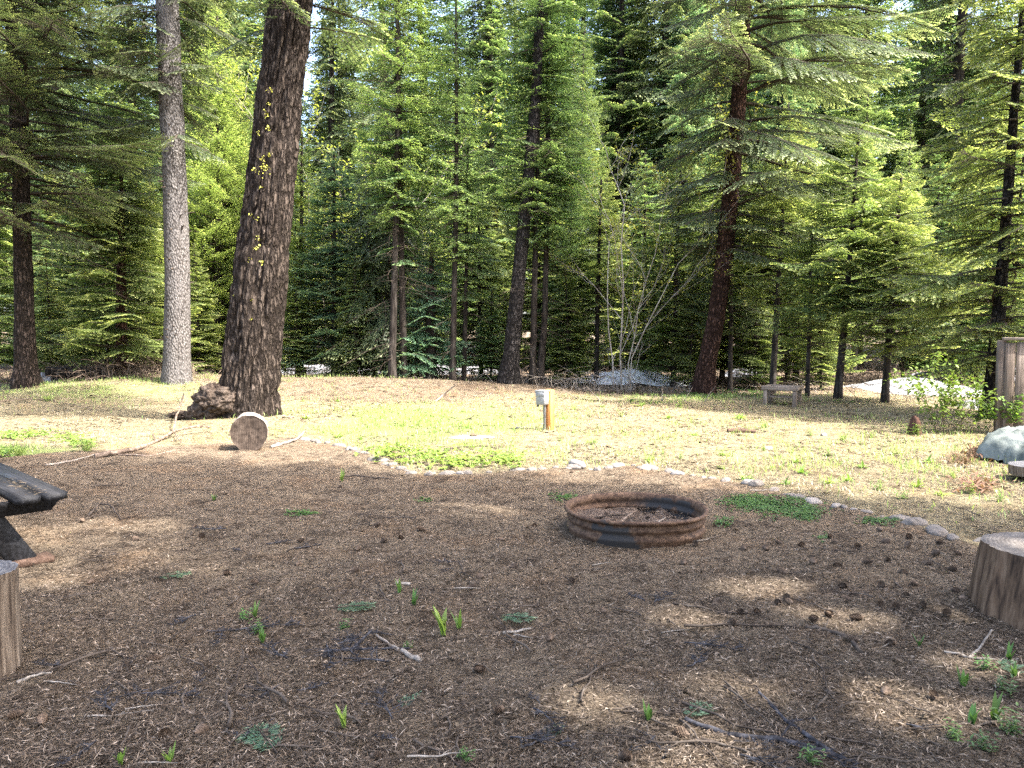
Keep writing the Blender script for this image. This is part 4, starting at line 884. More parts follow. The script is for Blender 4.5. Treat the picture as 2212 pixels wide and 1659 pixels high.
while d < cum[-1]:
    x = float(np.interp(d, cum, EDGE[:, 0])) + rnd.gauss(0, .02); y = float(np.interp(d, cum, EDGE[:, 1])) + rnd.gauss(0, .025); s = rnd.choice([.03, .045, .06, .07, .085])*rnd.uniform(.8, 1.15)*(1.1 if x > 2.5 else .9)
    if rnd.random() < .93:
        left = x < -1.2
        put_stone((x, y), s, rnd.choice(STM), 'rounded pale river stone in the border along the broad leaf patch' if left else ('rounded grey stone in the low border running right of the fire ring' if x > 1.6 else 'pale stone in the low border behind the fire ring'),
                  'border stones', rz=rnd.gauss(.1, .5))
    d += s*1.7 + rnd.uniform(0, .07)
p = G(1396, 1013); put_stone((p.x, p.y-.03), .095, stone_mesh(21, M_STONE_B), 'large rounded brown stone standing out in the border behind the fire ring')
p = G(1245, 1007); put_stone((p.x, p.y-.02), .12, STM[5], 'large white stone in the border left of the brown stone')
p = G(2120, 1165); put_stone((p.x, p.y), .07, STM[1], 'raised tan stone at the end of the border by the stump')
p = G(1020, 946); o = obj('flat_stone', STM[5], loc=(p.x, p.y, Hf(p.x, p.y)), scale=(.30, .2, .06)); tag(o, 'flat white stone half buried in the grass of the clearing', 'stone')
o = obj('flat_stone_knob', stone_mesh(33, M_CONE), loc=(p.x+.02, p.y-.02, Hf(p.x, p.y)+.04), scale=.05); o.name = 'dark_pebble'; tag(o, 'dark pebble lying on the flat white stone', 'pebble')
for px, py, s in [(862,965,.05),(1120,925,.05),(600,960,.05),(655,948,.04),(1780,940,.06),(1660,970,.07)]:
    p = G(px, py); put_stone((p.x, p.y), s, STM[5], 'small bright stone lying loose in the sunlit clearing', 'loose stones', name='loose_stone')

# ------------------------------------------------------------------ cones
def cone_mesh(seed, L=.062, r0=.023):
    rng = np.random.default_rng(seed); mb = MB()
    P = [(0, 0, 0)] ; n_ = 95
    u = np.linspace(0, 1, 9); V, q = tube([(a*L, 0, 0) for a in u], r0*.62*np.sin(np.pi*np.clip(u*.93+.05, 0, 1))**.7, 8); mb.raw(V, q)
    for i_ in range(n_):
        a = i_/n_; th_ = i_*2.39996; r = r0*math.sin(math.pi*(a*.9+.06))**.7; c_, s_ = math.cos(th_), math.sin(th_)
        b = np.array([a*L, c_*r*.5, s_*r*.5]); tip = np.array([a*L + .009, c_*r*1.12, s_*r*1.12]); sd = np.array([0, -s_, c_])*.0065
        mid = (b + tip)/2*1.0 + np.array([.002, 0, 0]); mb.raw([b, mid+sd, tip+sd*.5, tip-sd*.5, mid-sd], q=[(0, 1, 2, 3)], t=[(0, 3, 4)])
    return mb.build('pinecone', M_CONE)
CN = [cone_mesh(s, L_, r_) for s, L_, r_ in ((1, .062, .023), (2, .075, .021), (3, .05, .024))]
def put_cone(px, py, label, group, s=1.0):
    p = G(px, py); o = obj('pinecone', CN[rnd.randrange(3)], loc=(p.x, p.y, float(surf(p.x, p.y)) + .018*s), rot=(rnd.uniform(0, 6), rnd.uniform(-.25, .25), rnd.uniform(0, 6.28)), scale=s*rnd.uniform(.85, 1.2)); tag(o, label, 'pinecone', group)
cones_r = [(1605,1320),(1628,1319),(1688,1305),(1713,1310),(1700,1292),(1830,1265),(1858,1287),(1898,1305),(1936,1311),(2000,1318),(1780,1330),(1866,1338),(1936,1390),(1570,1350),(1540,1296),(1990,1216),(2045,1230),(2052,1280),(1915,1208),(1848,1180),(1810,1175),(1860,1220),(1900,1175),(1955,1185),(1940,1235),(2010,1200),(2080,1205),(1788,1160),(1985,1260),(1760,1225),(1655,1190),(1725,1180),(1690,1175),(1610,1190),(1905,1262),(1840,1300),(2070,1300),(1960,1290),(1905,1150),(1958,1160),(2020,1178),(1700,1240),(1800,1225),(1745,1350),(1820,1385),(2040,1330)]
for px, py in cones_r: put_cone(px, py, 'brown pinecone lying on the needles between the fire ring and the right stump', 'pinecones right of the fire ring', .8)
for px, py in [(1020,1447),(1045,1250),(862,1158),(822,1171),(805,1140),(730,1050),(755,1236),(415,1142),(640,1220),(500,1245),(1008,1270),(1090,1170),(1240,1255),(1310,1322),(1150,1135),(350,1420),(1478,1222),(1505,1180),(1190,1395),(920,1145),(300,1170),(560,1262),(440,1160),(1090,1545),(1240,1020),(1215,1072),(1100,1228),(770,1190),(190,1260),(180,1130),(640,1170),(1335,1640)]:
    put_cone(px, py, 'brown pinecone lying on the needles left of the fire ring', 'pinecones left of the fire ring', .78)
for px, py in [(90,1568),(52,1545),(352,1588),(420,1595),(1910,1500),(2010,1500),(1490,1598),(800,1642)]:
    put_cone(px, py, 'large brown pinecone in the nearest needles at the bottom of the picture', 'nearest pinecones', .8)

for dx, dy, sc_ in [(.12, .05, .7), (.26, -.12, .7), (.30, .04, .6), (-.22, .18, .6), (.02, -.22, .6), (.2, .24, .6)]:
    o = obj('pinecone', CN[rnd.randrange(3)], loc=(RC.x+dx, RC.y+dy, RC.z + .085), rot=(rnd.uniform(0, 6), 0, rnd.uniform(0, 6.28)), scale=sc_); tag(o, 'brown pinecone lying inside the fire ring', 'pinecone', 'pinecones in the fire ring')
# ------------------------------------------------------------------ twigs and sticks
def twig_mesh(seed, L, nside, m, r0=.006, side=.3, wig=.1, fuzz=0):
    rng = np.random.default_rng(seed); mb = MB(); n = 8; u = np.linspace(0, 1, n)
    yv = np.cumsum(rng.normal(0, wig*L/n*2, n)); zv = np.abs(np.cumsum(rng.normal(0, .02*L, n)))*.6 + r0
    P = np.stack([u*L, yv, zv], -1); mb.tube(P, np.linspace(r0, r0*.3, n), 5)
    for _ in range(nside):
        s = rng.uniform(.1, .95); b = np.array([np.interp(s, u, P[:, i]) for i in range(3)]); a = rng.choice([-1, 1])*rng.uniform(.5, 1.2); l = L*side*rng.uniform(.3, 1)*(1.1-s)
        e = b + np.array([math.cos(a)*l, math.sin(a)*l, rng.uniform(-.02, .25)*l]); mid = (b+e)/2 + rng.normal(0, .05*l, 3)
        b[2] = max(b[2], .003); e[2] = max(e[2], .003)
        mb.tube([b, mid, e], [r0*.5, r0*.4, r0*.15], 4)
        for _ in range(fuzz):
            t_ = rng.uniform(.2, 1); c = b + (e-b)*t_; a2 = a + rng.uniform(-1.2, 1.2); l2 = rng.uniform(.012, .035)
            mb.tube([c, c + np.array([math.cos(a2)*l2, math.sin(a2)*l2, rng.uniform(0, .5)*l2])], [.0024, .001], 3, False)
    return mb.build('twig', m)
TWG = [twig_mesh(s, L_, ns_, M_TWIG, r_, sd_) for s, L_, ns_, r_, sd_ in ((1, .35, 3, .005, .3), (2, .5, 6, .006, .35), (3, .25, 2, .004, .4), (4, .6, 4, .007, .25), (5, .3, 8, .005, .5), (6, .42, 0, .004, .3))]
TWB = [twig_mesh(s, L_, ns_, M_TWIG_BLUE, .005, .5, .1, 7) for s, L_, ns_ in ((11, .28, 9), (12, .4, 12), (13, .2, 8))]
TWP = [twig_mesh(s, L_, ns_, M_TWIG_PALE, .006, .3, .05) for s, L_, ns_ in ((21, .22, 0), (22, .32, 1), (23, .14, 0))]
def put_twig(me, px, py, label, group=None, s=1.0, rz=None, name='twig', cat='twig'):
    p = G(px, py); o = obj(name, me, loc=(p.x, p.y, float(surf(p.x, p.y)) + .004), rz=rnd.uniform(0, 6.28) if rz is None else rz, scale=s); return tag(o, label, cat, group)
def where(px, py):
    if py > 1420: return 'nearest the camera at left' if px < 740 else ('nearest the camera in the middle' if px < 1480 else 'nearest the camera at right')
    if py > 1220: return 'beyond the log post' if px < 900 else ('in front of the fire ring' if px < 1560 else 'in front of the right stump')
    return 'near the picnic table' if px < 600 else ('left of the fire ring' if px < 1220 else 'right of the fire ring')
for _ in range(125):
    py = 1040 + 610*rnd.random()**.8; px = rnd.uniform(60, 2180)
    if 1190 < px < 1560 and 1040 < py < 1215: continue
    put_twig(rnd.choice(TWG), px, py, 'thin dead brown twig lying on the needle bed ' + where(px, py), 'dead twigs on the needle bed', rnd.uniform(.5, 1.15))
for px, py in [(590,1180),(640,1185),(520,1195),(960,1208),(505,1147),(240,1200),(450,1368),(480,1372),(520,1370),(410,1330),(300,1500),(330,1490),(250,1540),(430,1470),(270,1430),(640,1430),(780,1400),(720,1405),(760,1420),(840,1430),(700,1400),(595,1480),(640,1490),(860,1560),(850,1600),(520,1600),(540,1598),(1150,1540),(1170,1530),(1130,1620),(1090,1600),(1390,1300),(1420,1305),(1500,1440),(1480,1390),(1840,1370),(1620,1590),(1660,1600),(1700,1610),(1600,1640),(1740,1625),(1430,1590),(1440,1640),(1960,1560),(200,1610),(120,1440)]:
    put_twig(rnd.choice(TWB), px + rnd.gauss(0, 8), py, 'cluster of blackish dead twigs on the needle bed ' + where(px, py), 'dark twig clusters', rnd.uniform(.45, .95))
for px, py in [(980,1275),(190,1545),(270,1535),(95,1475),(1620,1060),(1430,1370),(1280,1225),(1110,1372),(300,1660),(1500,1170),(880,1640)]:
    put_twig(rnd.choice(TWP), px, py, 'small pale stripped twig on the needle bed', 'pale twigs on the needle bed', rnd.uniform(.6, .9), rnd.uniform(-.5, .5))
def stick(name, label, pts, r, m, cat='stick', lift=.0, side=0, seed=1):
    """pts in picture units on the ground, optionally with a height"""
    P = []
    for p_ in pts:
        g = G(p_[0], p_[1]); zz = p_[2] if len(p_) > 2 else 0; P.append(Vector((g.x, g.y, float(surf(g.x, g.y)) + zz + lift)))
    b = P[0].copy(); P = np.array([tuple(p - b) for p in P]); u = np.linspace(0, 1, len(P)); uu = np.linspace(0, 1, len(P)*4)
    Q = np.stack([np.interp(uu, u, P[:, i]) for i in range(3)], -1); rng = np.random.default_rng(seed); Q += rng.normal(0, r*.25, Q.shape)
    mb = MB(); mb.tube(Q, np.interp(uu, [0, 1], r if isinstance(r, tuple) else (r, r*.5)) if not isinstance(r, tuple) else np.interp(uu, [0, 1], r), 7)
    r0 = r[0] if isinstance(r, tuple) else r
    for _ in range(side):
        s = rng.uniform(.1, .95); c = np.array([np.interp(s, uu, Q[:, i]) for i in range(3)]); a = rng.uniform(0, 6.28); l = rng.uniform(.1, .45)
        mb.tube([c, c + np.array([math.cos(a)*l*.5, math.sin(a)*l*.5, rng.uniform(0, .1)]), c + np.array([math.cos(a)*l, math.sin(a)*l, rng.uniform(0, .12)])], [r0*.35, r0*.25, r0*.1], 4)
    o = obj(name, mb.build(name, m), loc=b); return tag(o, label, cat)
Q_ = lambda r: r
def stick2(name, label, pts, r0, r1, m, **kw):
    # (kept apart so that both ends' thickness can be given)
    P = [];
    for p_ in pts:
        g = G(p_[0], p_[1]); zz = p_[2] if len(p_) > 2 else 0; P.append(Vector((g.x, g.y, float(surf(g.x, g.y)) + zz)))
    return P
def branch(name, label, lines, m, cat='branch', jit=.1):
    """several limbs of one fallen branch; each limb: points (px,py,height) and two radii"""
    b = G(*lines[0][0][0][:2]); b.z = float(surf(b.x, b.y)); mb = MB(); rng = np.random.default_rng(len(label))
    for pts, r0, r1 in lines:
        P = []
        for p_ in pts:
            g = G(p_[0], p_[1]) if len(p_) < 4 else None
            g = g or Vector((0, 0, 0)); P.append((g.x - b.x, g.y - b.y, float(surf(g.x, g.y)) - b.z + (p_[2] if len(p_) > 2 else 0) + r0*.6))
        P = np.array(P); u = np.linspace(0, 1, len(P)); uu = np.linspace(0, 1, len(P)*3)
        Q = np.stack([np.interp(uu, u, P[:, i]) for i in range(3)], -1) + rng.normal(0, r0*jit*2, (len(uu), 3))
        mb.tube(Q, np.interp(uu, [0, 1], [r0, r1])*rng.uniform(.85, 1.15, len(uu)), 7)
    o = obj(name, mb.build(name, m, smooth=True), loc=b); return tag(o, label, cat)
branch('fallen_branch', 'long grey dead branch on the ground reaching up to the burl of the leaning fir',
    [([(205,988),(255,984),(300,972),(340,955),(375,943,.06),(420,938,.10),(455,928,.05)], .035, .012), ([(372,944,.05),(382,925,.16),(392,905,.28),(400,890,.38)], .02, .008), ([(340,955),(330,945,.05),(345,930,.12)], .008, .004),
     ([(378,943,.05),(392,962,.02)], .010, .005), ([(255,984),(330,985),(380,972)], .012, .006), ([(392,905,.25),(380,895,.33)], .008, .003)], M_TWIG_MID)
branch('bent_stick', 'thin pale bent stick lying in the shade left of the fallen branch', [([(100,1008),(150,1000),(185,990),(207,984)], .012, .008)], M_TWIG_PALE, 'stick')
branch('curved_stick', 'dark curved stick beside the single green leaf', [([(738,1030),(770,1028),(800,1034),(850,1036)], .012, .006)], M_TWIG, 'stick')
branch('split_stick', 'stripped pale stick with a thicker broken end left of the tall green shoot', [([(812,1378),(840,1390),(862,1403)], .006, .008), ([(868,1407),(890,1418),(908,1426)], .011, .013)], M_TWIG_PALE, 'stick')
branch('pale_stick', 'short smooth pale stick right of the tall green shoot', [([(1086,1366),(1110,1365),(1148,1359)], .008, .005)], M_TWIG_PALE, 'stick')
branch('bark_piece', 'flat grey strip of bark on the needles above the green shoot', [([(855,1265),(885,1264)], .012, .01)], M_TWIG_PALE, 'bark')
branch('straight_stick', 'straight pale stick lying beside the log post at the left edge', [([(38,1476),(70,1466),(112,1456)], .009, .004)], M_TWIG_PALE, 'stick')
branch('forked_stick', 'forked pale stick on the needles in front of the right stump', [([(2040,1405),(2070,1412),(2092,1420)], .006, .007), ([(2092,1420),(2115,1402),(2142,1378,.04)], .008, .005), ([(2092,1420),(2150,1426),(2200,1424)], .006, .004)], M_TWIG_PALE, 'stick')
branch('knobbly_branch', 'dark knobbly dead branch bending down on the needles left of the right stump', [([(1740,1360),(1780,1366),(1815,1376),(1838,1385),(1850,1400),(1858,1412)], .010, .012), ([(1780,1366),(1790,1352,.03)], .004, .002)], M_TWIG)
branch('dead_branch', 'long dark dead branch stretching across the bottom right of the needle bed', [([(1480,1560),(1540,1580),(1600,1592),(1680,1606),(1760,1625),(1830,1650)], .009, .014), ([(1640,1500),(1670,1530),(1700,1560),(1735,1590),(1800,1640)], .005, .011), ([(1680,1606),(1720,1570,.03)], .005, .003), ([(1700,1560),(1760,1552)], .005, .003)], M_TWIG_BLUE)
branch('dark_stick', 'thin dark forked stick under the split pale stick', [([(700,1416),(760,1408),(830,1404),(885,1398)], .008, .004), ([(760,1408),(800,1385,.03),(850,1372)], .006, .003), ([(700,1416),(650,1426)], .004, .002)], M_TWIG_BLUE, 'stick')
branch('dark_limb', 'arched dark dead limb right of the log post near the picnic table', [([(190,1115,.0),(215,1100,.05),(240,1106,.05),(262,1124,0)], .010, .006), ([(262,1122),(300,1118)], .006, .003)], M_TWIG)
branch('sunlit_stick', 'grey stick on the ground right of the foot of the leaning fir', [([(625,905),(660,896),(692,889,.04)], .012, .008)], M_TWIG_MID, 'stick')
branch('peeled_stick', 'thick peeled stick in the sun right of the log round', [([(585,968),(615,960),(640,952),(658,942,.05)], .022, .010)], M_TWIG_PALE, 'stick')
branch('black_branch', 'low dark branch lying behind the broad leaf patch', [([(960,972),(1000,968),(1040,966),(1080,969)], .010, .006), ([(1010,968),(1030,960,.03)], .005, .002)], M_TWIG)
branch('curved_twig', 'curved grey twig arching over the border stones', [([(1112,1012),(1130,1002,.04),(1160,1000,.05),(1180,1010)], .007, .004)], M_TWIG_MID, 'twig')
branch('mound_stick', 'pale leaning stick at the front of the needle mound', [([(940,868),(960,862,.12),(985,855,.35)][::-1], .012, .018)], M_TWIG_PALE, 'stick')
branch('fallen_twig', 'long thin dead bough in the shade under the dark fir', [([(0,868),(60,862),(120,856),(200,850)], .014, .005), ([(60,862),(110,848,.05)], .007, .003)], M_TWIG_MID)
for k_, (px, py, L_) in enumerate([(1300,870,.5),(1430,870,.45),(1480,865,.35),(1525,868,.4),(1050,862,.35),(1245,862,.5)]):
    g = G(px, py); o = obj('leaning_stick', twig_mesh(60+k_, L_, 1, M_TWIG_PALE, .010, .5, .04), loc=(g.x, g.y, Hf(g.x, g.y)), rot=(0, -rnd.uniform(.5, 1.1), rnd.uniform(0, 6.28))); tag(o, 'pale dead stick poking up at the back edge of the clearing', 'stick', 'sticks at the back of the clearing')
for px, py in [(1555,932),(1590,936)]:
    pass
mb = MB(); mb.tube([(0, 0, .03), (.12, .01, .035), (.26, 0, .03), (.42, -.04, .02)], [.035, .04, .036, .02], 9); g = G(1572, 935)
o = obj('wood_chunk', mb.build('wood_chunk', M_FOOT, smooth=True), loc=(g.x, g.y, Hf(g.x, g.y))); tag(o, 'short reddish chunk of wood lying in the clearing left of a shadow band', 'wood chunk')
for q_, (a, b_, lab) in enumerate([((-.14, -.12, .08), (.04, .16, .12), 'short brown stick leaning inside the fire ring'), ((.10, -.22, .08), (.22, -.02, .10), 'thin pale stick lying inside the fire ring on the right'), ((-.30, .06, .08), (-.05, .12, .09), 'thin dark stick lying inside the fire ring on the left')]):
    mb = MB(); mb.tube([a, tuple((np.array(a)+np.array(b_))/2 + np.array([0, 0, .01])), b_], [.009, .008, .005], 6); tag(obj('stick', mb.build('stick', (M_TWIG_MID, M_TWIG_PALE, M_TWIG)[q_]), loc=RC), lab, 'stick')
# fir sprigs that fell green
K_SPRIG = dict(nt=7, ns=9, bl=.16, bw=.035, ang=R(50), w=.35, scat=.02, droopt=0)
for px, py, s, rz, lab in [(715,1322,.22,.2,'green fir sprig on the needles left of the tall shoot'),(1070,1336,.2,-.3,'faded fir sprig right of the tall shoot'),(330,1252,.2,.5,'olive fir sprig lying near the picnic table'),(600,1630,.24,2.2,'dull green fir sprig at the bottom left'),(1240,1580,.26,2.8,'green fir sprig near the bottom middle'),(1480,1560,.16,.8,'small bluish fir sprig at the bottom right of the middle'),(845,1520,.2,.4,'yellowed fir sprig left of the bottom middle'),(2195,1470,.16,1.2,'pale green fir sprig at the right edge')]:
    B, T, W_ = spray_template(K_SPRIG, rg); B = B.reshape(-1, 3)*s; B[:, 2] = np.abs(B[:, 2]) + .006; v, q = tube([(0, 0, .008), (s*.5, 0, .012), (s, 0, .008)], [.003, .002, .001], 4)
    g = G(px, py); T = np.repeat(T, 4, axis=0)*.7; me = mesh('fir_sprig', np.vstack([B, v]), [np.arange(len(B)).reshape(-1, 4), q+len(B)], [M_FIR_B, TW], [0, 1], tint=np.vstack([T, np.zeros((len(v), 3))]))
    tag(obj('fir_sprig', me, loc=(g.x, g.y, float(surf(g.x, g.y))+.004), rz=rz), lab, 'fir sprig')

# ------------------------------------------------------------------ log round, stump, post
def log_mesh(name, P, rad, mats, rng_seed, k=64, fl=.03, caps=(1, 1), groove=.0, rows=30, capdome=.01):
    P = np.array([tuple(p) for p in P], float); n = rows; u = np.linspace(0, 1, n); d = np.linspace(0, 1, len(P)); Q = np.stack([np.interp(u, d, P[:, i]) for i in range(3)], -1); r = np.interp(u, d, rad)
    ax = Vector(P[-1]-P[0]).normalized(); a = ax.cross(Vector((.3, .2, 1)) if abs(ax.z) < .8 else Vector((1, .1, 0))).normalized(); b = ax.cross(a)
    th = np.arange(k)*2*np.pi/k; ct, st = np.cos(th)[None], np.sin(th)[None]; L = float(np.linalg.norm(P[-1]-P[0]))
    g = 1 + fl*fbm(ct*1.6, st*1.6, u[:, None]*L*1.5, 3, rng_seed) + (-groove*np.clip(1-np.abs(vnoise(ct*9, st*9, u[:, None]*L*1.2, rng_seed+2))*4, 0, 1) if groove else 0)
    rr = r[:, None]*g; V = Q[:, None] + rr[..., None]*(ct[..., None]*np.array(a) + st[..., None]*np.array(b))
    i = np.arange(n-1)[:, None]*k; j = np.arange(k)[None]; j2 = (j+1) % k; side = np.stack([i+j, i+j2, i+k+j2, i+k+j], -1).reshape(-1, 4); Vs = [V.reshape(-1, 3)]; cq = []; ct_ = []; off = n*k
    for e, on in ((0, caps[0]), (n-1, caps[1])):
        if not on: continue
        sg = -1 if e == 0 else 1; m_ = 9; last = None
        for q_ in range(m_):
            f = 1 - q_/m_ - (.02 if q_ == 0 else 0); ring_ = Q[e] + (V[e]-Q[e])*f + np.array(ax)*sg*(capdome*(1-f**4) + .006*fbm(ct[0]*f*4, st[0]*f*4, 0, 3, rng_seed+7))[:, None]
            Vs.append(ring_); prev = (e*k if q_ == 0 else off-k); 
            f4 = np.stack([prev+j[0], prev+j2[0], off+j2[0], off+j[0]], -1); cq.append(f4 if sg > 0 else f4[:, ::-1]); off += k
        Vs.append((Q[e] + np.array(ax)*sg*capdome)[None]); t_ = np.stack([off-k+j[0], off-k+j2[0], np.full(k, off)], -1); ct_.append(t_ if sg > 0 else t_[:, ::-1]); off += 1
    return np.concatenate(Vs), side, np.concatenate(cq) if cq else None, np.concatenate(ct_) if ct_ else None
def log_thing(name, label, loc, P, rad, mside, mcap, seed, cat='log', rz=0, **kw):
    V, s, cq, ct_ = log_mesh(name, P, rad, None, seed, **kw); e = empty(name, loc, rz, label, cat)
    me = mesh('side', V, [s], mside, smooth=True); obj('bark' if 'round' in name else 'side', me, e)
    obj('cut_end', mesh('cut_end', V, [cq, ct_], mcap, smooth=False), e); return e
g = G(536, 974); r_ = .235
lr = log_thing('log_round', 'short thick log round lying on its side in front of the leaning fir', (g.x, g.y + .05, Hf(g.x, g.y)), [(0, 0, r_-.01), (-.10, .36, r_)], [r_, r_*.97], wood_mat('pale_weathered_log', (.12,.097,.078), (.23,.195,.16), (.34,.30,.255), 1, .85, 40), M_END, 41, fl=.05, groove=.02, capdome=-.015)
g = Vector((2.90, 4.05, 0)); g.z = float(surf(g.x, g.y))
stp = log_thing('tree_stump', 'large upright stripped stump with vertical cracks at the right edge', g, [(0, 0, -.03), (0, 0, .12), (.0, 0, .35)], [.40, .375, .335], M_STUMP, M_END2, 51, cat='stump', fl=.05, groove=.035, rows=40, k=120)
g = Vector((-2.385, 3.36, 0)); g.z = float(surf(g.x, g.y))
log_thing('log_post', 'upright grey log post with a blackened top in the lower left corner', g, [(0, 0, -.03), (0, 0, .2), (.01, 0, .45)], [.175, .17, .165], M_LOG, M_END3, 55, cat='log post', fl=.05, groove=.05, rows=40, k=100)
# broken snag
g = G(1975, 938); g.z = Hf(g.x, g.y); V, q = tube([(0, 0, -.05), (.0, 0, .08), (.01, 0, .17), (.0, 0, .24), (-.01, 0, .30)], [.12, .10, .085, .065, .02], 14)
V = V + np.stack([.02*fbm(V[:, 0]*20, V[:, 1]*20, V[:, 2]*6, 3, 3)]*3, -1); mb = MB(); mb.raw(V, q)
for a in (.3, 1.9, 4.0, 5.2): mb.tube([(math.cos(a)*.06, math.sin(a)*.06, .02), (math.cos(a)*.07, math.sin(a)*.06, .12 + .05*math.sin(a)), (math.cos(a)*.07, math.sin(a)*.07, .18 + .05*math.sin(a*2))], [.035, .03, .008], 6)
tag(obj('broken_snag', mb.build('broken_snag', M_SNAG, smooth=True), loc=g, scale=.95), 'small jagged reddish brown rotten stump in the shadow at right', 'stump')

# ------------------------------------------------------------------ post with box
g = G(1187, 929); g.z = Hf(g.x, g.y)
e = empty('utility_post', g, R(-36), 'short orange brown wooden post with a grey electrical box in the clearing', 'utility post')
mb = MB(); mb.box((0, 0, .26), (.108, .108, .72), jit=.0008); obj('post', mb.build('post', M_POST), e)
mb = MB(); mb.box((-.05, -.122, .495), (.155, .13, .20)); bxo = obj('meter_box', mb.build('meter_box', M_BOX), e)
mb = MB(); mb.box((-.05, -.129, .603), (.17, .148, .022)); mb.box((-.05, -.190, .555), (.157, .012, .075)); obj('box_lid', mb.build('box_lid', M_BOX), bxo)
mb = MB(); mb.tube([(-.03, -.09, -.05), (-.03, -.09, .40)], .022, 14); obj('conduit', mb.build('conduit', M_PIPE, smooth=True), e)
mb = MB(); mb.box((-.135, -.12, .375), (.035, .02, .035)); mb.tube([(-.135, -.12, .39), (-.13, -.12, .412), (-.118, -.12, .40)], .005, 5); obj('padlock', mb.build('padlock', M_DARKMETAL), bxo)

# ------------------------------------------------------------------ small bench
g = G(1690, 874); g.z = Hf(g.x, g.y); S = .98
e = empty('small_bench', g, R(-32), 'small low weathered grey bench with thick square legs at the back of the clearing', 'bench')
for cx, cy in ((-.30, -.22), (.30, -.22), (-.30, .22), (.30, .22)):
    mb = MB(); mb.box((cx*S, cy*S, .13), (.085, .085, .36), jit=.001); obj('leg', mb.build('leg', M_GREYWOOD), e)
WTOP = wood_mat('weathered_top', (.09,.068,.052), (.19,.15,.118), (.33,.275,.225), 0, .85, 50)
for cy in (-.225, .225):
    mb = MB(); mb.box((0, cy*S, .355), (.74, .10, .09), jit=.001); obj('top_rail', mb.build('top_rail', WTOP), e)
WEND = wood_mat('weathered_end', (.09,.068,.052), (.19,.15,.118), (.33,.275,.225), 1, .85, 50)
for cx in (-.32, .32):
    mb = MB(); mb.box((cx, 0, .357), (.10, .345, .075), jit=.001); obj('end_rail', mb.build('end_rail', WEND), e)
mb = MB()
for q_ in range(5): mb.box((-.2 + q_*.1, 0, .345), (.07, .34, .03))
obj('seat_slats', mb.build('seat_slats', WEND), e)
mb = MB(); mb.box((0, .02, .17), (.50, .30, .03)); obj('lower_shelf', mb.build('lower_shelf', WTOP), e)

# ------------------------------------------------------------------ picnic table at the left edge
A_ = Vector((-.72, .69, 0)).normalized(); N_ = Vector((-A_.y, A_.x, 0)) * -1     # A_: along the boards (away to the left); N_: out to the right side
if N_.x < 0: N_ = -N_
end = GZ(92, 1079, .45); gz = float(surf(end.x, end.y)); base = Vector((end.x, end.y, gz)) - N_*.0
ang = math.atan2(A_.y, A_.x)
e = empty('picnic_table', (base.x, base.y, gz), ang, 'black stained wooden picnic table reaching in from the left edge', 'picnic table')
# local frame: +x away along the boards, local y: +y is to the left of A_; the table body lies on the +y side (left and near) 
side = 1 if (Matrix.Rotation(ang, 3, 'Z') @ Vector((0, 1, 0))).x < 0 else -1
def cboard(c, size, ch=.035, name='board', m=None, mat_=M_BLACK):
    """board with its two near corners cut off; length along x"""
    L, Wd, T_ = size; x0, x1 = c[0]-L/2, c[0]+L/2; y0, y1 = c[1]-Wd/2, c[1]+Wd/2; z0, z1 = c[2]-T_/2, c[2]+T_/2
    pl = [(x0+ch, y0), (x1-ch, y0), (x1, y0+ch), (x1, y1-ch), (x1-ch, y1), (x0+ch, y1), (x0, y1-ch), (x0, y0+ch)]
    V = [(a, b, z0) for a, b in pl] + [(a, b, z1) for a, b in pl]
    q = [(k_, (k_+1) % 8, 8+(k_+1) % 8, 8+k_) for k_ in range(8)] + [(8, 9, 10, 15), (10, 11, 14, 15), (11, 12, 13, 14), (0, 7, 2, 1), (2, 7, 6, 3), (3, 6, 5, 4)]
    return V, q
def add_board(name, c, size, ch=.03, parent=None, mm=M_BLACK):
    mb = MB(); V, q = cboard(c, size, ch); mb.raw(V, q); return obj(name, mb.build(name, mm), parent or e)
ys = side
for kk in (0, 1): add_board('seat_board', (.9, ys*(-.075 + .15*kk), .445), (1.84, .142, .04))
for kk in (0, 1): add_board('seat_board', (.9, ys*(1.27 + .15*kk), .445), (1.84, .142, .04))
for kk in range(5): add_board('tabletop_board', (.9, ys*(.37 + .15*kk), .745), (1.84, .142, .04))
for x_ in (.16, 1.64):
    mb = MB(); y0, y1 = sorted((ys*-.135, ys*1.48)); V = [(x_-.02, y0, .395), (x_-.02, y0+.05, .335), (x_-.02, y1-.05, .335), (x_-.02, y1, .395), (x_-.02, y1, .424), (x_-.02, y0, .424)]
    V = V + [(x_+.02, b, c) for _, b, c in V]; mb.raw(V, [(k_, 6+k_, 6+(k_+1) % 6, (k_+1) % 6) for k_ in range(6)] + [(0, 1, 2, 3), (0, 3, 4, 5), (6, 9, 8, 7), (6, 11, 10, 9)])
    obj('seat_brace', mb.build('seat_brace', M_BLACK), e)
    mb = MB(); mb.box((x_, ys*.67, .705), (.04, .70, .036)); obj('top_cleat', mb.build('top_cleat', M_BLACK), e)
    for s_ in (0, 1):
        yb = ys*(.06 if s_ == 0 else 1.28); yt = ys*(.47 if s_ == 0 else .87); mb = MB(); mb.beam((x_+.043, yb, .0), (x_+.043, yt, .685), .15 if True else .1, .04, up=(1, 0, 0)); obj('leg', mb.build('leg', M_BLACK), e)
        mb = MB(); mb.box((x_+.043, yb - ys*.02, .012), (.15, .26, .04)); obj('foot_board', mb.build('foot_board', M_FOOT), e)
B = scatter_blades(np.stack([rg.uniform(.05, .8, 110), ys*(rg.normal(0, .03, 110)), np.full(110, .462)], -1), .04, .004, .15, rg)
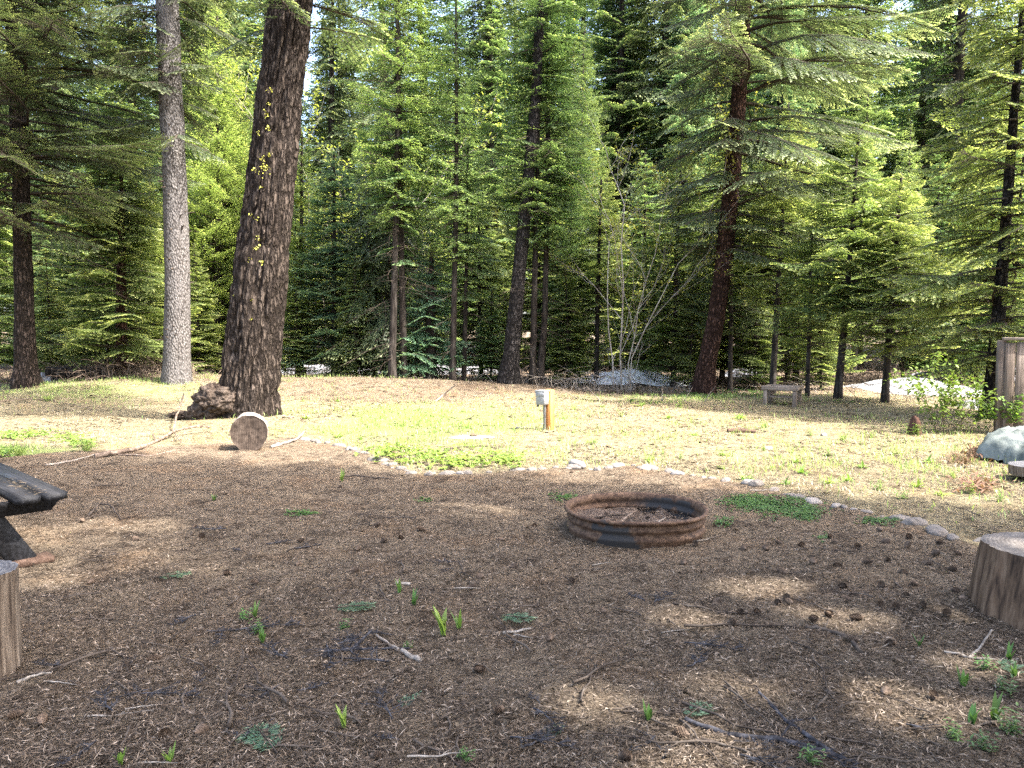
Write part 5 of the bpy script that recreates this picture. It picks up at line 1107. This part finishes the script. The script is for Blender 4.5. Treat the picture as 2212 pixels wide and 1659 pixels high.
sl = obj('seat_litter', mesh('seat_litter', B.reshape(-1, 3), [np.arange(len(B)*4).reshape(-1, 4)], M_NEEDLE, tint=np.repeat(rg.random((len(B), 3))*np.array([.5, .1, 1]), 4, axis=0)), e); sl['kind'] = 'stuff'

# ------------------------------------------------------------------ fence panel, tarp, plank disc at the right
g = G(2163, 938); g.z = Hf(g.x, g.y); topz = U(2170, 732, g.y).z - g.z
e = empty('wooden_fence', g, R(-14), 'weathered brown vertical board fence panel standing at the right edge', 'fence')
for q_ in range(14):
    mb = MB(); w_ = .135; hgt = topz - .04 + rnd.uniform(-.01, .01); mb.box((.075 + q_*.148, rnd.uniform(-.006, .006), hgt/2 - .04), (w_, .03, hgt + .06), jit=.0015); obj('board', mb.build('board', M_FENCE), e)
mb = MB(); mb.box((1.05, -.0, topz), (2.16, .10, .045)); obj('top_cap', mb.build('top_cap', WTOP), e)
for zz in (.25, topz-.25):
    mb = MB(); mb.box((1.05, .04, zz), (2.0, .045, .09)); obj('rail', mb.build('rail', WTOP), e)
mb = MB(); mb.box((-.03, .05, topz/2-.03), (.10, .10, topz+.02)); obj('fence_post', mb.build('fence_post', M_FENCE), e)
# tarp over a low heap
g = G(2205, 1010); g.z = Hf(g.x, g.y); g.x += .80; g.y += .45
u_, v_ = np.meshgrid(np.linspace(-1, 1, 60), np.linspace(-1, 1, 50), indexing='ij'); rr_ = np.hypot(u_, v_*1.05)
hz = .46*np.clip(1 - rr_**2.2, 0, 1)**.6 + .06*fbm(u_*3.2, v_*3.2, 0, 5, 71)*(rr_ < 1.05) - .05*np.clip(1 - np.abs(fbm(u_*2.3+3, v_*1.6, 0, 3, 5))*6, 0, 1)*(rr_ < 1) + .03*np.clip(1 - np.abs(fbm(u_*3+9, v_*5, 0, 3, 8))*5, 0, 1)*(rr_ < 1)
sc_r = np.where(rr_ > 1, 1/np.maximum(rr_, 1), 1); V = np.stack([u_*.92*sc_r*(1+.06*np.sin(v_*7)), v_*.75*sc_r*(1+.05*np.sin(u_*8)), hz], -1).reshape(-1, 3); k = 50
i = np.arange(59)[:, None]*k; j = np.arange(49)[None]; q = np.stack([i+j, i+k+j, i+k+j+1, i+j+1], -1).reshape(-1, 4)
tag(obj('green_tarp', mesh('green_tarp', V, [q], M_TARP, smooth=True), loc=g), 'pale green tarp draped over a low heap in front of the fence', 'tarp')
g2 = G(2212, 1036); g2.x += .12; g2.z = Hf(g2.x, g2.y)
log_thing('wood_disc', 'thick dark round wooden slab lying in front of the green tarp', g2, [(0, 0, .05), (0, 0, .15)], [.24, .25], M_LOG, M_END3, 91, cat='wood slab', fl=.03, rows=6)

# ------------------------------------------------------------------ snow
def snow(px, py, Yd, wx, wy, h, label, seed, name='snow_patch', ms=None):
    p = U(px, py, Yd); u_, v_ = np.meshgrid(np.linspace(-1, 1, 60), np.linspace(-1, 1, 40), indexing='ij'); an = np.arctan2(v_, u_); rr_ = np.hypot(u_, v_)*(1 + .28*fbm(np.cos(an)*1.8, np.sin(an)*1.8, 0, 3, seed))
    hz = h*(np.clip(1 - rr_**2, -.3, 1))*(1 + .45*fbm(u_*2.5, v_*2.5, 0, 3, seed+1)); xs_, ys_ = p.x + u_*wx, Yd + v_*wy
    V = np.stack([u_*wx, v_*wy, H(xs_, ys_) - Hf(p.x, Yd) + hz - .03], -1).reshape(-1, 3); k = 40
    i = np.arange(59)[:, None]*k; j = np.arange(39)[None]; q = np.stack([i+j, i+k+j, i+k+j+1, i+j+1], -1).reshape(-1, 4)
    tag(obj(name, mesh(name, V, [q], ms or M_SNOW, smooth=True), loc=(p.x, Yd, Hf(p.x, Yd))), label, 'snow patch')
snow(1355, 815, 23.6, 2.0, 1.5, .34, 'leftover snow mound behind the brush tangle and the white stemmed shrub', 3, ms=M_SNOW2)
snow(1990, 845, 20.5, 1.9, 2.0, .24, 'wide dirty snow patch under the trees at right', 5)
snow(1600, 800, 29, .8, .8, .35, 'small snow patch deep between the trunks behind the bench', 7)
snow(95, 797, 20.5, .45, .4, .26, 'small lump of old snow beside the dark fir trunk at left', 9)
snow(680, 790, 33, 3.2, 1.5, .35, 'thin strip of snow far behind the blue green fir', 11)
snow(2110, 905, 15.5, .55, .7, .16, 'small shaded snow patch at the foot of the tall fir by the fence', 13)
snow(2120, 800, 27, 3.0, 2.0, .5, 'far snow patch in the dark woods at right', 15)
snow(990, 790, 34, 2.5, 1.5, .35, 'sliver of snow showing low between the centre trunks', 17)

# ------------------------------------------------------------------ undergrowth: brown stems along the forest edge
def stems(n, box, L, m, name, label, seed, lean=.5, r=.006, arc=.5, pts=None, cat='undergrowth'):
    rng = np.random.default_rng(seed); Vs, Q, nn = [], [], 0
    for _ in range(n):
        if pts: cx, cy, sp = pts[rng.integers(len(pts))]; x, y = cx + rng.normal(0, sp), cy + rng.normal(0, sp*.7)
        else: x, y = rng.uniform(box[0], box[1]), rng.uniform(box[2], box[3])
        l = L*rng.uniform(.4, 1.3); az = rng.uniform(0, 6.28); ln = abs(rng.normal(0, lean)); z = Hf(x, y); a = rng.uniform(.3, 1)*arc
        P = [(x, y, z-.02), (x+math.cos(az)*math.sin(ln)*l*.4, y+math.sin(az)*math.sin(ln)*l*.4, z+math.cos(ln)*l*.45), (x+math.cos(az)*math.sin(ln+a)*l*.8, y+math.sin(az)*math.sin(ln+a)*l*.8, z+max(.02, math.cos(ln+a*.7)*l*.75)), (x+math.cos(az)*math.sin(ln+a)*l*1.05, y+math.sin(az)*math.sin(ln+a)*l*1.05, z+max(.01, math.cos(ln+a)*l*.9))]
        v, q = tube(P, [r, r*.8, r*.55, r*.3], 3); Vs.append(v); Q.append(q+nn); nn += len(v)
    o = obj(name, mesh(name, np.concatenate(Vs), [np.concatenate(Q)], m)); return tag(o, label, cat, kind='stuff')
stems(5200, (-20, 17, 21.6, 31), .55, M_TWIG_MID, 'undergrowth', 'tangled brown bare stems along the forest floor behind the front trunks', 5, .9, .008)
stems(170, None, .75, M_TWIG_PALE, 'brush_tangle', 'pale tangled bare brush at the back edge right of the utility post', 6, 1.0, .009, 1.0, pts=[(U(px, 830, yy).x, yy, .35) for px, yy in ((1215, 20), (1250, 19.8), (1290, 20.2), (1330, 20.4), (1180, 20.6), (1120, 20.8))], cat='brush')
stems(260, None, .5, M_TWIG_PALE, 'low_brush', 'low bare brush in the shade in front of the right snow patch', 8, .9, .006, .8, pts=[(U(px, 840, yy).x, yy, .5) for px, yy in ((1760, 19), (1980, 17), (2060, 16), (1560, 20), (1450, 20), (900, 21.2))], cat='brush')
stems(700, None, .7, M_TWIG_MID, 'brush_heap', 'dark heap of dead brush beneath the bright layered fir', 9, 1.2, .012, .6, pts=[(U(px, 790, yy).x, yy, .55) for px, yy in ((190, 20.5), (240, 20.2), (290, 20.4), (330, 20.8), (160, 21))], cat='brush')
# little saplings with needles under the canopy
for px, py, L_, lab in [(160,785,.65,'pale upright dead stake left of the brush heap'),(228,800,.5,'short pale stake in front of the brush heap'),(345,795,.55,'dark upright dead stake left of the pale trunk')]:
    g = G(px, min(py, 812)); mb = MB(); mb.tube([(0, 0, -.05), (.02, 0, L_*.5), (.0, .01, L_)], [.03, .028, .018], 8); tag(obj('dead_stake', mb.build('dead_stake', M_TWIG_PALE, smooth=True), loc=g), lab, 'stake')
for px, Yd, a, L_, lab in [(215, 20.6, .15, 2.6, 'dark fallen log lowest in the brush heap'), (265, 20.9, -.1, 2.0, 'dark fallen log lying across the back of the brush heap')]:
    p = U(px, 790, Yd); mb = MB(); mb.tube([(-L_/2, 0, .18), (0, .03, .2), (L_/2, 0, .17)], [.15, .15, .11], 14); tag(obj('fallen_log', mb.build('fallen_log', M_BARK, smooth=True), loc=(p.x, Yd, Hf(p.x, Yd)), rz=a), lab, 'log')
# reddish dead fronds and leafy bush at right
def frond_heap(px, py, n_, s, label):
    X_, Y_ = pxpatch([(px, py, n_, s, s*.35)], 0); g = G(px, py)
    sp = [((a-g.x, b-g.y, float(surf(a, b))-g.z + rg.uniform(0, .09)), rg.uniform(0, 6.28), rg.uniform(.05, .12), rg.uniform(.012, .03), rg.uniform(0, 1.0), -rg.uniform(0, 1.2)) for a, b in zip(X_, Y_)]
    tag(obj('dead_bracken', leaves(sp, M_RUSTF, 'dead_bracken', rg), loc=g), label, 'dead bracken', kind='stuff')
frond_heap(2118, 985, 260, 17, 'heap of curled reddish dead fronds left of the green tarp')
frond_heap(2075, 1000, 120, 18, 'thin scatter of reddish dead fronds left of the larger heap')
frond_heap(2110, 1055, 160, 26, 'flat scatter of reddish dead leaves in front of the wooden slab')

def shrub(name, label, px, py, height, spread, nstem, nlv, mst, mlf, lsize, rng, levels=3, base_sp=.1, r0=.02, cat='shrub', lean=.0, leaf_from=1):
    g = G(px, py) if py > 0 else Vector((U(px, 800, -py).x, -py, 0)); g.z = Hf(g.x, g.y); e = empty(name, g, label=label, cat=cat); mb = MB(); tips = []
    def grow(p, d, L, r, lv):
        n = 5; P = [p]; q = Vector(p); dd = Vector(d)
        for _ in range(n):
            dd = (dd + Vector(rng.normal(0, .13, 3)) + Vector((0, 0, .04))).normalized(); q = q + dd*L/n; P.append(q.copy())
        mb.tube(P, np.linspace(r, r*.45, n+1), 5 if lv else 6, False)
        if lv >= leaf_from: tips.extend(P[1:])
        if lv < levels:
            for _ in range(int(rng.integers(3, 6))):
                s = rng.integers(1, n+1); a = rng.uniform(0, 6.28); nd = (dd + Vector((math.cos(a)*.8, math.sin(a)*.8, rng.uniform(-.2, .45)))).normalized(); grow(P[s], nd, L*rng.uniform(.4, .62), r*.42, lv+1)
    for _ in range(nstem):
        a = rng.uniform(0, 6.28); d = Vector((math.cos(a)*spread + lean, math.sin(a)*spread, 1)).normalized(); grow(Vector((rng.normal(0, base_sp), rng.normal(0, base_sp), -.03)), d, height*rng.uniform(.55, .8), r0*rng.uniform(.6, 1.1), 0)
    obj('stems', mb.build('stems', mst), e); sp = []
    for _ in range(nlv):
        t_ = tips[rng.integers(len(tips))]; sp.append((tuple(t_ + Vector(rng.normal(0, lsize*.6, 3))), rng.uniform(0, 6.28), lsize*rng.uniform(.6, 1.3), lsize*.6, rng.uniform(-.8, .9), rng.uniform(-.5, .3)))
    if nlv: obj('foliage', leaves(sp, mlf, 'foliage', rng), e)
    return e
shrub('pale_shrub', 'tall bare shrub with curving whitish stems and few yellow green leaves right of centre', 1348, 842, 6.4, .08, 4, 2200, M_TWIG_WHITE, M_LEAF_Y, .075, rg, 3, .12, .027, lean=.03)
shrub('pale_shrub', 'low spiky whitish bare shrub at the foot of the taller pale shrub', 1362, 838, 1.6, .8, 3, 60, M_TWIG_WHITE, M_LEAF_Y, .05, rg, 2, .15, .014)
shrub('yellow_leaved_shrub', 'tall thin shrub with yellowing leaves behind the furrowed trunk on its right', 738, -27, 10.5, .14, 5, 3800, M_TWIG_PALE, M_LEAF_Y, .12, rg, 3, .3, .035)
shrub('green_bush', 'bright yellow green leafy bush beside the broken snag near the fence', 2050, 935, 1.0, .5, 8, 900, M_TWIG_MID, M_LEAF, .075, rg, 2, .10, .007, leaf_from=0)
shrub('green_bush', 'small leafy green bush against the left end of the fence', 2142, 935, .8, .35, 6, 600, M_TWIG_MID, M_LEAF, .065, rg, 2, .08, .006, leaf_from=0)
shrub('small_bush', 'small yellow leaved sprig between the dark fir trunk and the snow lump', 190, 800, .7, .5, 4, 90, M_TWIG_MID, M_LEAF_Y, .06, rg, 1, .08, .006)
